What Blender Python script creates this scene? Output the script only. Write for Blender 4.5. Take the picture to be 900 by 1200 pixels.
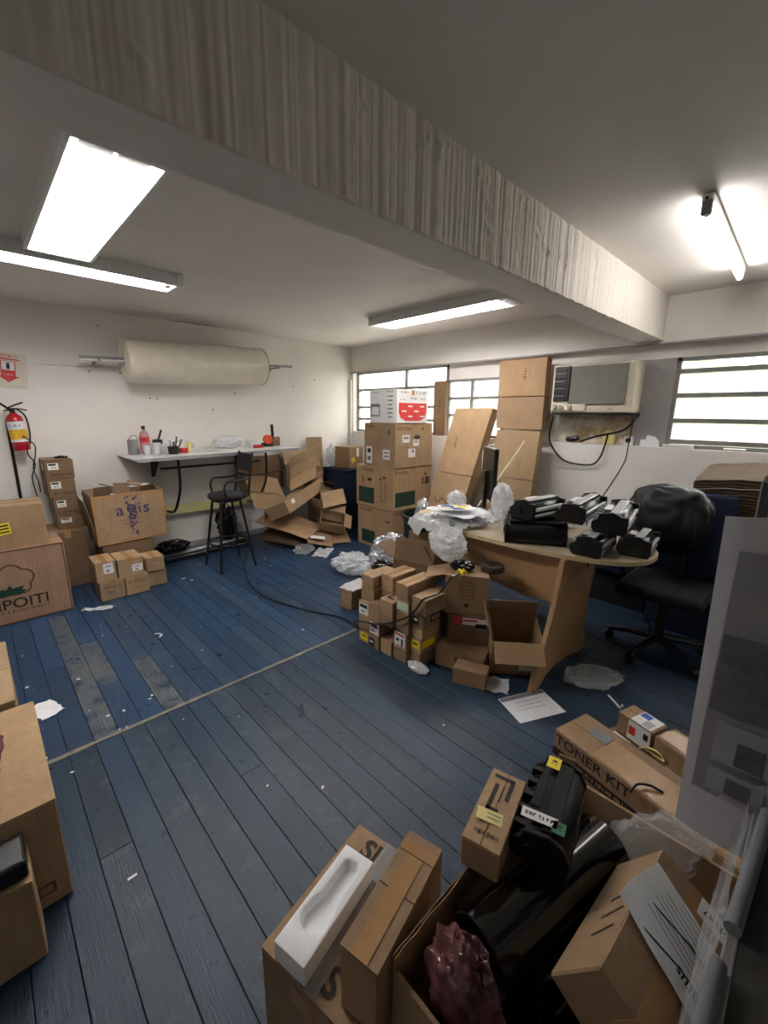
import bpy, bmesh, math, random
import numpy as np
from mathutils import Vector, Matrix, Euler, noise

random.seed(7)
SC = bpy.context.scene
for o in list(bpy.data.objects):
    bpy.data.objects.remove(o)
COL = SC.collection
R = math.radians

# ------------------------------------------------------------------ camera
def make_camera():
    f, yaw, pitch, roll = 498.85, .7647, .22556, -.01084
    cy, sy, cp, sp = math.cos(yaw), math.sin(yaw), math.cos(pitch), math.sin(pitch)
    F = Vector((sy*cp, cy*cp, -sp)); r = Vector((cy, -sy, 0)); d = F.cross(r)
    c, s = math.cos(roll), math.sin(roll)
    r2 = c*r + s*d; d2 = -s*r + c*d
    cam = bpy.data.cameras.new('camera'); co = bpy.data.objects.new('camera', cam); COL.objects.link(co)
    m = Matrix.Identity(4)
    for i in range(3):
        m[i][0] = r2[i]; m[i][1] = -d2[i]; m[i][2] = -F[i]
    m.translation = (0, 0, 1.6)
    co.matrix_world = m
    cam.sensor_fit = 'VERTICAL'; cam.sensor_height = 36; cam.lens = f*36/1200
    cam.clip_start = .02
    SC.camera = co
make_camera()

# ------------------------------------------------------------------ world and exposure
W = bpy.data.worlds.new('world'); SC.world = W; W.use_nodes = True
bg = W.node_tree.nodes['Background']
bg.inputs[0].default_value = (1.0, .985, .97, 1); bg.inputs[1].default_value = 3.4
SC.view_settings.view_transform = 'Standard'; SC.view_settings.look = 'None'
SC.view_settings.gamma = 1; SC.view_settings.use_curve_mapping = False
SC.view_settings.exposure = 1.42
TUBE = 30.0          # emission of the fluorescent tubes
PANEL = 9.0          # emission of the lit diffuser panel

# ------------------------------------------------------------------ materials
MATS = {}
def srgb(r, g, b):
    f = lambda c: (c/255/12.92) if c/255 <= .04045 else ((c/255+.055)/1.055)**2.4
    return (f(r), f(g), f(b), 1)
def new_mat(name):
    m = bpy.data.materials.new(name); m.use_nodes = True
    nt = m.node_tree; b = nt.nodes['Principled BSDF']
    MATS[name] = m
    return m, nt, b
def N(nt, typ, **kw):
    n = nt.nodes.new(typ)
    for k, v in kw.items():
        if k.startswith('i_'): n.inputs[k[2:].replace('_', ' ')].default_value = v
        else: setattr(n, k, v)
    return n
def noise_tex(nt, scale, detail=4, rough=.6, vec=None, stretch=None, seed_random=False):
    tc = N(nt, 'ShaderNodeTexCoord')
    src = tc.outputs['Object']
    if seed_random:
        oi = N(nt, 'ShaderNodeObjectInfo')
        mul = N(nt, 'ShaderNodeMath', operation='MULTIPLY'); mul.inputs[1].default_value = 37.0
        nt.links.new(oi.outputs['Random'], mul.inputs[0])
        add = N(nt, 'ShaderNodeVectorMath', operation='ADD')
        nt.links.new(src, add.inputs[0]); nt.links.new(mul.outputs[0], add.inputs[1]); src = add.outputs[0]
    if stretch:
        mp = N(nt, 'ShaderNodeMapping'); mp.inputs['Scale'].default_value = stretch
        nt.links.new(src, mp.inputs[0]); src = mp.outputs[0]
    n = N(nt, 'ShaderNodeTexNoise'); n.inputs['Scale'].default_value = scale
    n.inputs['Detail'].default_value = detail; n.inputs['Roughness'].default_value = rough
    nt.links.new(src, n.inputs['Vector'])
    return n
def ramp(nt, fac, stops):
    r = N(nt, 'ShaderNodeValToRGB'); e = r.color_ramp.elements
    while len(e) < len(stops): e.new(.5)
    for el, (p, c) in zip(e, stops): el.position = p; el.color = c
    nt.links.new(fac, r.inputs[0]); return r
def mixc(nt, fac, a, b, mode='MIX'):
    m = N(nt, 'ShaderNodeMix', data_type='RGBA', blend_type=mode)
    def put(sock, v):
        if isinstance(v, (tuple, list)): sock.default_value = v
        elif isinstance(v, (int, float)): sock.default_value = v
        else: nt.links.new(v, sock)
    put(m.inputs[0], fac); put(m.inputs[6], a); put(m.inputs[7], b)
    return m.outputs[2]
def bump(nt, b, h, strength=.2, dist=.01):
    n = N(nt, 'ShaderNodeBump'); n.inputs['Strength'].default_value = strength; n.inputs['Distance'].default_value = dist
    nt.links.new(h, n.inputs['Height']); nt.links.new(n.outputs[0], b.inputs['Normal'])
def plain(name, col, rough=.6, metal=0, var=.12, scale=18, spec=.5, alpha=1, bumpy=0):
    m, nt, b = new_mat(name)
    n = noise_tex(nt, scale, 3, seed_random=True)
    dark = tuple(c*(1-var) for c in col[:3])+(1,); lite = tuple(min(1, c*(1+var)) for c in col[:3])+(1,)
    r = ramp(nt, n.outputs['Fac'], [(.3, dark), (.7, lite)])
    nt.links.new(r.outputs[0], b.inputs['Base Color'])
    b.inputs['Roughness'].default_value = rough; b.inputs['Metallic'].default_value = metal
    b.inputs['Specular IOR Level'].default_value = spec
    if alpha < 1: b.inputs['Alpha'].default_value = alpha
    if bumpy: bump(nt, b, n.outputs['Fac'], bumpy, .01)
    return m
def cardboard(name, col, dirt=.35):
    m, nt, b = new_mat(name)
    oi = N(nt, 'ShaderNodeObjectInfo')
    n1 = noise_tex(nt, 6, 5, .65, seed_random=True)
    n2 = noise_tex(nt, 60, 3, .6, stretch=(1, 1, .08), seed_random=True)
    c = ramp(nt, n1.outputs['Fac'], [(.25, tuple(x*.80 for x in col[:3])+(1,)), (.75, tuple(x*1.10 for x in col[:3])+(1,))]).outputs[0]
    g = ramp(nt, n2.outputs['Fac'], [(.3, (.88, .88, .88, 1)), (.7, (1.05, 1.05, 1.05, 1))]).outputs[0]
    c = mixc(nt, 1.0, c, g, 'MULTIPLY')
    rr = ramp(nt, oi.outputs['Random'], [(0, (.86, .86, .87, 1)), (.5, (1, .98, .95, 1)), (1, (1.1, 1.06, 1.0, 1))]).outputs[0]
    c = mixc(nt, 1.0, c, rr, 'MULTIPLY')
    n3 = noise_tex(nt, 3.3, 6, .75, seed_random=True)
    dm = ramp(nt, n3.outputs['Fac'], [(.60, (0, 0, 0, 1)), (.74, (dirt, dirt, dirt, 1))]).outputs[0]
    c = mixc(nt, dm, c, tuple(x*.45 for x in col[:3])+(1,))
    nt.links.new(c, b.inputs['Base Color'])
    b.inputs['Roughness'].default_value = .78; b.inputs['Specular IOR Level'].default_value = .25
    bump(nt, b, n2.outputs['Fac'], .12, .004)
    return m
def emissive(name, col, strength):
    m, nt, b = new_mat(name)
    b.inputs['Base Color'].default_value = col
    b.inputs['Emission Color'].default_value = col; b.inputs['Emission Strength'].default_value = strength
    return m
def film(name, col, alpha, rough=.18, scale=14, bstr=.6):
    m, nt, b = new_mat(name)
    n = noise_tex(nt, scale, 4, .6, seed_random=True)
    a = ramp(nt, n.outputs['Fac'], [(.3, (alpha*.75,)*3+(1,)), (.7, (min(1, alpha*1.2),)*3+(1,))])
    nt.links.new(a.outputs[0], b.inputs['Alpha'])
    b.inputs['Base Color'].default_value = col; b.inputs['Roughness'].default_value = rough
    b.inputs['Specular IOR Level'].default_value = 1.0
    out = nt.nodes['Material Output']
    tl = N(nt, 'ShaderNodeBsdfTranslucent'); tl.inputs[0].default_value = col
    tr = N(nt, 'ShaderNodeBsdfTransparent')
    m1 = N(nt, 'ShaderNodeMixShader'); nt.links.new(a.outputs[0], m1.inputs[0])
    nt.links.new(tr.outputs[0], m1.inputs[1]); nt.links.new(tl.outputs[0], m1.inputs[2])
    m2 = N(nt, 'ShaderNodeMixShader'); m2.inputs[0].default_value = .4
    nt.links.new(b.outputs[0], m2.inputs[1]); nt.links.new(m1.outputs[0], m2.inputs[2])
    nt.links.new(m2.outputs[0], out.inputs['Surface'])
    return m

CARD = cardboard('kraft_cardboard', srgb(158, 131, 102))
CARD_L = cardboard('light_cardboard', srgb(172, 145, 113), .25)
CARD_D = cardboard('dark_cardboard', srgb(126, 102, 79), .5)
CARD_P = cardboard('pinkish_cardboard', srgb(158, 128, 106), .2)
FLUTE = plain('corrugated_edge', srgb(150, 116, 80), .9, var=.35, scale=260)
TAPE = plain('packing_tape', srgb(170, 132, 90), .22, var=.1, spec=.6)
PRINT = plain('black_print', srgb(40, 33, 28), .7)
PRINT_B = plain('brown_print', srgb(84, 60, 42), .7)
PRINT_G = plain('dark_green_print', srgb(22, 58, 46), .65)
PRINT_P = plain('purple_print', srgb(62, 50, 92), .7)
PRINT_R = plain('red_print', srgb(205, 52, 50), .6)
PRINT_GR = plain('grey_print', srgb(120, 122, 128), .7)
PRINT_BL = plain('blue_print', srgb(30, 84, 170), .6)
LABEL = plain('white_label_paper', srgb(226, 226, 224), .55, var=.04)
LABEL_Y = plain('yellow_label', srgb(236, 212, 30), .5, var=.05)
LABEL_PY = plain('pale_yellow_note', srgb(226, 214, 140), .7, var=.05)
LABEL_G = plain('green_label', srgb(20, 110, 66), .5)
PAPER = plain('white_paper', srgb(222, 224, 228), .7, var=.05)
FOAM = plain('white_foam', srgb(236, 238, 240), .8, var=.03, bumpy=.1)
BLACK = plain('black_plastic', srgb(22, 22, 24), .28, var=.2)
BLACK_R = plain('dull_black_plastic', srgb(17, 17, 19), .55, var=.2, spec=.25)
BLACK_G = plain('glossy_black_plastic', srgb(10, 10, 12), .12, var=.2, spec=.7)
BLACK_M = plain('black_metal', srgb(20, 20, 21), .4, var=.2)
BLACK_F = plain('black_fabric', srgb(28, 28, 31), .85, var=.25, bumpy=.2)
NAVY_F = plain('navy_blue_fabric', srgb(22, 36, 66), .85, var=.25, bumpy=.2)
GREY_P = plain('grey_plastic', srgb(150, 150, 152), .4)
SILVER = plain('silver_strip', srgb(214, 216, 220), .22, .15)
STEEL = plain('galvanised_steel', srgb(165, 166, 166), .35, .8)
WHITE_M = plain('white_enamel', srgb(225, 226, 224), .35, var=.04)
CREAM_P = plain('aged_cream_plastic', srgb(196, 188, 168), .45, var=.08)
AC_DARK = plain('grey_vent_panel', srgb(120, 118, 108), .55, var=.1)
TUB = plain('dark_green_plastic', srgb(22, 36, 33), .4, var=.15)
RED = plain('red_enamel', srgb(178, 26, 36), .35)
YELL = plain('yellow_band', srgb(222, 176, 40), .5)
MAROON = plain('maroon_film', srgb(112, 70, 72), .16, var=.35, scale=12, bumpy=.4, spec=.8)
ORANGE = plain('orange_plastic', srgb(214, 82, 40), .4)
PINK_L = film('pink_liquid_plastic', srgb(230, 168, 178), .8, .2, 6, .1)
WOODY = plain('yellowed_board', srgb(222, 214, 150), .6, var=.08, scale=6)
DESKTOP = plain('worn_laminate', srgb(176, 162, 136), .4, var=.14, scale=9)
DESKWOOD = plain('beech_laminate', srgb(180, 143, 102), .42, var=.1, scale=5)
EDGEB = plain('edge_band', srgb(206, 186, 146), .45, var=.1)
FILM = film('clear_plastic_film', srgb(240, 243, 246), .26, .07, 5, .8)
FILM_W = film('milky_plastic_film', srgb(240, 242, 244), .86, .2, 5, .8)
FOIL = plain('crumpled_silver_foil', srgb(206, 209, 214), .25, .6, var=.12, scale=22, bumpy=.5)
WRAP = plain('bubble_wrap', srgb(226, 218, 202), .24, var=.06, scale=9, bumpy=.35, spec=.7)
BARE_WALL = None
CONCRETE = plain('grey_painted_top', srgb(66, 64, 61), .6, var=.25, scale=8)
FRAME = plain('grey_window_paint', srgb(128, 128, 126), .5, var=.1)
PANELG = plain('grey_board', srgb(156, 152, 152), .7, var=.05)
FOLD = cardboard('brown_folded_card', srgb(96, 78, 60), .3)
LEAF = plain('leaf_green', srgb(92, 102, 60), .7, var=.3, scale=3)
GROUND = plain('outdoor_paving', srgb(190, 188, 180), .9)

def wall_mat(name, col, stain=.35, sc=1.3, bs=.12):
    m, nt, b = new_mat(name)
    n1 = noise_tex(nt, sc, 6, .7); n2 = noise_tex(nt, 40, 3, .6); n3 = noise_tex(nt, 7, 6, .8)
    c = ramp(nt, n1.outputs['Fac'], [(.3, tuple(x*.90 for x in col[:3])+(1,)), (.6, col)]).outputs[0]
    k = ramp(nt, n3.outputs['Fac'], [(.66, (0, 0, 0, 1)), (.8, (stain,)*3+(1,))]).outputs[0]
    c = mixc(nt, k, c, tuple(x*.72 for x in col[:3])+(1,))
    nt.links.new(c, b.inputs['Base Color']); b.inputs['Roughness'].default_value = .7
    b.inputs['Specular IOR Level'].default_value = .3
    bump(nt, b, n2.outputs['Fac'], bs, .004)
    return m
WALL = wall_mat('white_wall_paint', srgb(236, 232, 226))
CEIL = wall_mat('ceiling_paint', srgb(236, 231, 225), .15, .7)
def dark_ceiling_patch():  # dark patch with a noisy edge on the ceiling above the wrap roll
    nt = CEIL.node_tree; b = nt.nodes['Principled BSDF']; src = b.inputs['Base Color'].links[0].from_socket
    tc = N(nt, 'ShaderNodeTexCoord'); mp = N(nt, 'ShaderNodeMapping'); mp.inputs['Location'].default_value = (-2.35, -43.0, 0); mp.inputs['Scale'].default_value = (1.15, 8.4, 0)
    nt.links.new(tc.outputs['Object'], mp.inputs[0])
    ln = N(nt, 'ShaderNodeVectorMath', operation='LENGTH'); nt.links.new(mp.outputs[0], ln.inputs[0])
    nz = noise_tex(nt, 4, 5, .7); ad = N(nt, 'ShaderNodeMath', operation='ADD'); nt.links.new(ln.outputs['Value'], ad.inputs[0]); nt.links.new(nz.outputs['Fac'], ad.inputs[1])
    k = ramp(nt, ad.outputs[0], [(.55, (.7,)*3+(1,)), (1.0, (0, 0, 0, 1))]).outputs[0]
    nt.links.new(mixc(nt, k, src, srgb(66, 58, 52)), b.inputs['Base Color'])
dark_ceiling_patch()
BEAM = wall_mat('beam_plaster', srgb(226, 219, 208), .2, 2.0, .2)

def stained_plaster():
    m, nt, b = new_mat('stained_plaster')
    n = noise_tex(nt, 5, 6, .75); n2 = noise_tex(nt, 16, 5, .7)
    c = ramp(nt, n.outputs['Fac'], [(.42, srgb(222, 216, 204)), (.56, srgb(196, 176, 140)), (.72, srgb(150, 118, 78))]).outputs[0]
    k = ramp(nt, n2.outputs['Fac'], [(.62, (0, 0, 0, 1)), (.75, (.5, .5, .5, 1))]).outputs[0]
    c = mixc(nt, k, c, srgb(120, 110, 96))
    nt.links.new(c, b.inputs['Base Color']); b.inputs['Roughness'].default_value = .85
    bump(nt, b, n2.outputs['Fac'], .4, .01)
    return m
STAIN = stained_plaster()

def floor_paint(name, worn, tone=((54, 76, 96), (60, 84, 108), (68, 92, 116))):
    m, nt, b = new_mat(name)
    n1 = noise_tex(nt, 2.2, 6, .7, stretch=(2.5, .6, 1), seed_random=True)
    n2 = noise_tex(nt, 26, 5, .75, stretch=(5, .35, 1), seed_random=True)
    n3 = noise_tex(nt, 9, 6, .8, seed_random=True)
    oi = N(nt, 'ShaderNodeObjectInfo')
    base = ramp(nt, oi.outputs['Random'], [(0, srgb(*tone[0])), (.5, srgb(*tone[1])), (1, srgb(*tone[2]))]).outputs[0]
    sh = ramp(nt, n1.outputs['Fac'], [(.3, (.72, .74, .76, 1)), (.7, (1.1, 1.1, 1.1, 1))]).outputs[0]
    c = mixc(nt, 1.0, base, sh, 'MULTIPLY')
    gr = ramp(nt, n2.outputs['Fac'], [(.35, (.8, .8, .8, 1)), (.65, (1.08, 1.08, 1.08, 1))]).outputs[0]
    c = mixc(nt, .7, c, gr, 'MULTIPLY')
    # rubbed patches where the timber shows
    lo = .64 - .22*worn
    w = ramp(nt, n3.outputs['Fac'], [(lo, (0, 0, 0, 1)), (lo+.10, (.35+.45*worn,)*3+(1,))]).outputs[0]
    c = mixc(nt, w, c, srgb(96, 101, 100) if worn > .6 else srgb(78, 92, 103))
    d = ramp(nt, n2.outputs['Fac'], [(.70, (0, 0, 0, 1)), (.80, (.6, .6, .6, 1))]).outputs[0]
    c = mixc(nt, d, c, srgb(22, 26, 32))
    nt.links.new(c, b.inputs['Base Color'])
    rg = ramp(nt, n3.outputs['Fac'], [(.3, (.24, .24, .24, 1)), (.75, (.48, .48, .48, 1))]).outputs[0]
    nt.links.new(rg, b.inputs['Roughness'])
    b.inputs['Specular IOR Level'].default_value = .5
    bump(nt, b, n2.outputs['Fac'], .55, .008)
    return m
FL = floor_paint('blue_floor_paint', 0.15, ((33, 57, 82), (38, 65, 94), (46, 73, 103)))
FLN = floor_paint('rubbed_blue_floor_paint', 0.1, ((30, 50, 70), (35, 58, 80), (43, 66, 88)))
FLNW = floor_paint('rubbed_worn_blue_floor_paint', .5, ((35, 52, 68), (40, 60, 77), (48, 66, 84)))
FLW = floor_paint('worn_blue_floor_paint', 1.0, ((36, 56, 77), (40, 61, 86), (45, 66, 90)))
FLM = floor_paint('scuffed_blue_floor_paint', .55, ((36, 56, 78), (40, 62, 87), (47, 68, 92)))
GAP = plain('dark_gap', srgb(14, 18, 22), .9)
SEAM = plain('seam_filler', srgb(122, 118, 102), .8, var=.25, scale=30)
LIT_T = emissive('lit_tube', (1.0, .955, .935, 1), TUBE)
LIT_P = emissive('lit_diffuser', (1.0, .96, .94, 1), PANEL)
LIT_B = emissive('lit_bare_tube', (1.0, .96, .94, 1), TUBE*.45)

def glass_mat():
    m, nt, b = new_mat('hazy_window_glass')
    out = nt.nodes['Material Output']
    tr = N(nt, 'ShaderNodeBsdfTransparent'); tl = N(nt, 'ShaderNodeBsdfTranslucent')
    tr.inputs[0].default_value = (.97, .97, .95, 1); tl.inputs[0].default_value = (.96, .96, .93, 1)
    n = noise_tex(nt, 3, 4, .6)
    r = ramp(nt, n.outputs['Fac'], [(.3, (.12,)*3+(1,)), (.7, (.28,)*3+(1,))])
    mx = N(nt, 'ShaderNodeMixShader'); nt.links.new(r.outputs[0], mx.inputs[0])
    nt.links.new(tr.outputs[0], mx.inputs[1]); nt.links.new(tl.outputs[0], mx.inputs[2])
    gl = N(nt, 'ShaderNodeBsdfGlossy'); gl.inputs['Roughness'].default_value = .1
    mx2 = N(nt, 'ShaderNodeMixShader'); mx2.inputs[0].default_value = .05
    nt.links.new(mx.outputs[0], mx2.inputs[1]); nt.links.new(gl.outputs[0], mx2.inputs[2])
    nt.links.new(mx2.outputs[0], out.inputs['Surface'])
    return m
GLASS = glass_mat()

# ------------------------------------------------------------------ mesh helpers
class MB:
    def __init__(s): s.v = []; s.f = []
    def add(s, vs, fs, M=None):
        k = len(s.v)
        s.v += [tuple(M @ Vector(p)) if M else tuple(p) for p in vs]
        s.f += [tuple(i+k for i in f) for f in fs]; return s
    def box(s, x0, x1, y0, y1, z0, z1, M=None):
        return s.add([(x0,y0,z0),(x1,y0,z0),(x1,y1,z0),(x0,y1,z0),(x0,y0,z1),(x1,y0,z1),(x1,y1,z1),(x0,y1,z1)],
              [(0,3,2,1),(4,5,6,7),(0,1,5,4),(1,2,6,5),(2,3,7,6),(3,0,4,7)], M)
    def cyl(s, p0, p1, r0, r1=None, n=16, cap=True, M=None):
        r1 = r0 if r1 is None else r1
        p0 = Vector(p0); p1 = Vector(p1); d = (p1-p0).normalized()
        a = d.orthogonal().normalized(); b = d.cross(a)
        vs = []
        for p, r in ((p0, r0), (p1, r1)):
            for i in range(n):
                t = 2*math.pi*i/n; vs.append(p + a*(r*math.cos(t)) + b*(r*math.sin(t)))
        fs = [(i, (i+1) % n, n+(i+1) % n, n+i) for i in range(n)]
        if cap: fs += [tuple(range(n-1, -1, -1)), tuple(range(n, 2*n))]
        return s.add(vs, fs, M)
    def tube(s, pts, r, n=8, cap=True):
        pts = [Vector(p) for p in pts]; prev = None; rings = []
        for i, p in enumerate(pts):
            d = (pts[min(i+1, len(pts)-1)] - pts[max(i-1, 0)]).normalized()
            a = d.orthogonal().normalized() if prev is None else (prev - d*prev.dot(d)).normalized()
            prev = a; b = d.cross(a); rr = r[i] if isinstance(r, (list, tuple)) else r
            rings.append([p + a*(rr*math.cos(2*math.pi*k/n)) + b*(rr*math.sin(2*math.pi*k/n)) for k in range(n)])
        vs = [q for ring in rings for q in ring]; fs = []
        for i in range(len(pts)-1):
            for k in range(n): fs.append((i*n+k, i*n+(k+1) % n, (i+1)*n+(k+1) % n, (i+1)*n+k))
        if cap: fs += [tuple(range(n-1, -1, -1)), tuple(range((len(pts)-1)*n, len(pts)*n))]
        return s.add(vs, fs)
    def prism(s, poly, z0, z1, M=None):
        n = len(poly)
        vs = [(x, y, z0) for x, y in poly] + [(x, y, z1) for x, y in poly]
        fs = [tuple(range(n-1, -1, -1)), tuple(range(n, 2*n))] + [(i, (i+1) % n, n+(i+1) % n, n+i) for i in range(n)]
        return s.add(vs, fs, M)
    def lathe(s, prof, n=24, M=None):
        vs = []; m = len(prof)
        for i in range(n):
            t = 2*math.pi*i/n
            for r, z in prof: vs.append((r*math.cos(t), r*math.sin(t), z))
        fs = []
        for i in range(n):
            j = (i+1) % n
            for k in range(m-1): fs.append((i*m+k, j*m+k, j*m+k+1, i*m+k+1))
        return s.add(vs, fs, M)
    def build(s, name, mat, parent=None, smooth=0, bevel=0, seg=1, kind=None):
        me = bpy.data.meshes.new(name)
        bm = bmesh.new(); vv = [bm.verts.new(p) for p in s.v]
        for f in s.f:
            if len(set(f)) >= 3:
                try: bm.faces.new([vv[i] for i in f])
                except ValueError: pass
        bmesh.ops.recalc_face_normals(bm, faces=bm.faces)
        if bevel:
            es = [e for e in bm.edges if len(e.link_faces) == 2 and e.calc_face_angle(0) > .6]
            bmesh.ops.bevel(bm, geom=es, offset=bevel, segments=seg, affect='EDGES', profile=.5, clamp_overlap=True)
        bm.to_mesh(me); bm.free()
        return link(name, me, mat, parent, smooth, kind)
def link(name, me, mat, parent=None, smooth=0, kind=None):
    if mat: 
        if not me.materials: me.materials.append(mat)
    if smooth:
        me.polygons.foreach_set('use_smooth', [True]*len(me.polygons)); me.set_sharp_from_angle(angle=R(smooth))
    o = bpy.data.objects.new(name, me); COL.objects.link(o)
    if parent: o.parent = parent
    if kind: o['kind'] = kind
    return o
def tag(o, label, cat, group=None, kind=None):
    o['label'] = label; o['category'] = cat
    if group: o['group'] = group
    if kind: o['kind'] = kind
    return o
def thing(name, label, cat, loc=(0, 0, 0), rz=0, group=None, rx=0, ry=0):
    o = bpy.data.objects.new(name, None); COL.objects.link(o); o.empty_display_size = .05
    o.location = loc; o.rotation_euler = (R(rx), R(ry), R(rz))
    return tag(o, label, cat, group)
def struct(o, label, cat='structure'):
    o['kind'] = 'structure'; o['label'] = label; o['category'] = cat; return o

TXT = {}
def text_mesh(txt, size, mat, bold=0.0):
    key = (txt, round(size, 4), mat.name, bold)
    if key not in TXT:
        cu = bpy.data.curves.new('lettering', 'FONT'); cu.body = txt; cu.size = size
        cu.align_x = 'CENTER'; cu.align_y = 'CENTER'; cu.resolution_u = 3; cu.offset = bold*size
        ob = bpy.data.objects.new('lettering_source', cu)
        me = bpy.data.meshes.new_from_object(ob); me.name = 'lettering'
        bpy.data.objects.remove(ob); bpy.data.curves.remove(cu)
        me.materials.clear(); me.materials.append(mat); TXT[key] = me
    return TXT[key]

def face_M(face, w, d, h):
    o, U, V, Nn = {'F': ((-w/2,-d/2,0),(1,0,0),(0,0,1),(0,-1,0)), 'R': ((w/2,-d/2,0),(0,1,0),(0,0,1),(1,0,0)),
        'L': ((-w/2,d/2,0),(0,-1,0),(0,0,1),(-1,0,0)), 'B': ((w/2,d/2,0),(-1,0,0),(0,0,1),(0,1,0)),
        'T': ((-w/2,-d/2,h),(1,0,0),(0,1,0),(0,0,1))}[face]
    m = Matrix.Identity(4)
    for i in range(3): m[i][0] = U[i]; m[i][1] = V[i]; m[i][2] = Nn[i]; m[i][3] = o[i]
    return m
def put_text(parent, FM, u, v, size, txt, mat=None, rot=0, bold=0, lift=.0012, sx=1.0):
    if txt.startswith('~'):
        n = int(txt[1:]); rg = random.Random(n*31+int(u*1000)); mb = MB(); cw = size*.62
        for i in range(n):
            x = (i-(n-1)/2)*cw; hh = size*rg.uniform(.26, .36); ww = cw*rg.uniform(.28, .42)
            seg = [(-ww, -ww*.35, -hh, hh), (ww*.35, ww, -hh, hh), (-ww*.35, ww*.35, hh*.45, hh), (-ww*.35, ww*.35, -hh, -hh*.45), (-ww*.35, ww*.35, -hh*.25, hh*.25)]
            for a, b_, c, d in rg.sample(seg, rg.choice([2, 3, 4])): mb.box(x+a, x+b_, c, d, 0, .0003)
        o = mb.build('illegible_print', mat or PRINT, parent)
        o.matrix_local = FM @ Matrix.Translation((u, v, lift)) @ Matrix.Rotation(R(rot), 4, 'Z') @ Matrix.Diagonal((sx, 1, 1, 1))
        return o
    o = bpy.data.objects.new('lettering', text_mesh(txt, size, mat or PRINT, bold)); COL.objects.link(o); o.parent = parent
    o.matrix_local = FM @ Matrix.Translation((u, v, lift)) @ Matrix.Rotation(R(rot), 4, 'Z') @ Matrix.Diagonal((sx, 1, 1, 1))
    return o
def put_patch(parent, FM, u, v, w, h, mat, rot=0, lift=.0006, name='sticker', thick=.0006):
    o = MB().box(-w/2, w/2, -h/2, h/2, 0, thick).build(name, mat, parent)
    o.matrix_local = FM @ Matrix.Translation((u, v, lift)) @ Matrix.Rotation(R(rot), 4, 'Z')
    return o
def put_poly(parent, FM, u, v, poly, mat, rot=0, lift=.0006, name='print', thick=.0005):
    o = MB().prism(poly, 0, thick).build(name, mat, parent)
    o.matrix_local = FM @ Matrix.Translation((u, v, lift)) @ Matrix.Rotation(R(rot), 4, 'Z')
    return o
def ring_poly(parent, FM, u, v, r0, r1, mat, n=24, sx=1, lift=.0007, name='print', arc=(0, 360)):
    mb = MB(); k = n if arc[1]-arc[0] < 360 else n
    for i in range(n):
        a0 = R(arc[0]+(arc[1]-arc[0])*i/n); a1 = R(arc[0]+(arc[1]-arc[0])*(i+1)/n)
        mb.add([(sx*r0*math.cos(a0), r0*math.sin(a0), 0), (sx*r1*math.cos(a0), r1*math.sin(a0), 0), (sx*r1*math.cos(a1), r1*math.sin(a1), 0), (sx*r0*math.cos(a1), r0*math.sin(a1), 0)], [(0, 1, 2, 3)])
    o = mb.build(name, mat, parent); o.matrix_local = FM @ Matrix.Translation((u, v, lift)); return o

def decorate(root, w, d, h, prints=(), stickers=()):
    for p in prints:
        face, u, v, size, txt = p[:5]; kw = p[5] if len(p) > 5 else {}
        put_text(root, face_M(face, w, d, h), u, v, size, txt, **kw)
    for s_ in stickers:
        face, u, v, sw, sh, mat = s_[:6]; FM = face_M(face, w, d, h)
        kw = s_[6] if len(s_) > 6 else {}
        st = put_patch(root, FM, u, v, sw, sh, mat, kw.get('rot', 0), .0012)
        for (tu, tv, ts, tt, tm) in kw.get('text', ()):
            put_text(st, Matrix.Identity(4), tu, tv, ts, tt, tm, lift=.0009)
        for (bu, bv, bw, bh, bm_) in kw.get('bars', ()):
            put_patch(st, Matrix.Identity(4), bu, bv, bw, bh, bm_, lift=.0008, name='printed_bar', thick=.0003)

def carton(label, ax, ay, z0, w, d, h, rz=0, group=None, seam='x', tape=True, mat=None, prints=(), stickers=(),
           rx=0, ry=0, name='cardboard_box', loc=None, mark=True):
    """closed carton; (ax, ay) is the front left corner of its base"""
    mat = mat or CARD
    c, s = math.cos(R(rz)), math.sin(R(rz))
    if loc is None: loc = (ax + c*w/2 - s*d/2, ay + s*w/2 + c*d/2, z0)
    root = thing(name, label, 'box', loc, rz, group, rx, ry)
    t = min(.005, h*.04); bv = min(.004, h*.03)
    MB().box(-w/2, w/2, -d/2, d/2, 0, h-t).build('body', mat, root, bevel=bv)
    g = .0015
    for k in (-1, 1):
        if seam == 'x': fb = MB().box(-w/2+.001, w/2-.001, min(k*g, k*(d/2-.001)), max(k*g, k*(d/2-.001)), h-t, h-t*.1)
        else: fb = MB().box(min(k*g, k*(w/2-.001)), max(k*g, k*(w/2-.001)), -d/2+.001, d/2-.001, h-t, h-t*.1)
        fb.build('flap', mat, root)
    if tape:
        tw = min(.024, (d if seam == 'x' else w)*.14); e = .0008; dr = min(.06, h*.35); mb = MB()
        if seam == 'x':
            mb.box(-w/2-e, w/2+e, -tw, tw, h-t*.1, h-t*.1+e)
            for k in (-1, 1): mb.box(k*w/2-e, k*w/2+e, -tw, tw, h-dr, h-t*.1+e)
        else:
            mb.box(-tw, tw, -d/2-e, d/2+e, h-t*.1, h-t*.1+e)
            for k in (-1, 1): mb.box(-tw, tw, k*d/2-e, k*d/2+e, h-dr, h-t*.1+e)
        mb.build('tape', TAPE, root)
    decorate(root, w, d, h, prints, stickers)
    return root

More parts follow.
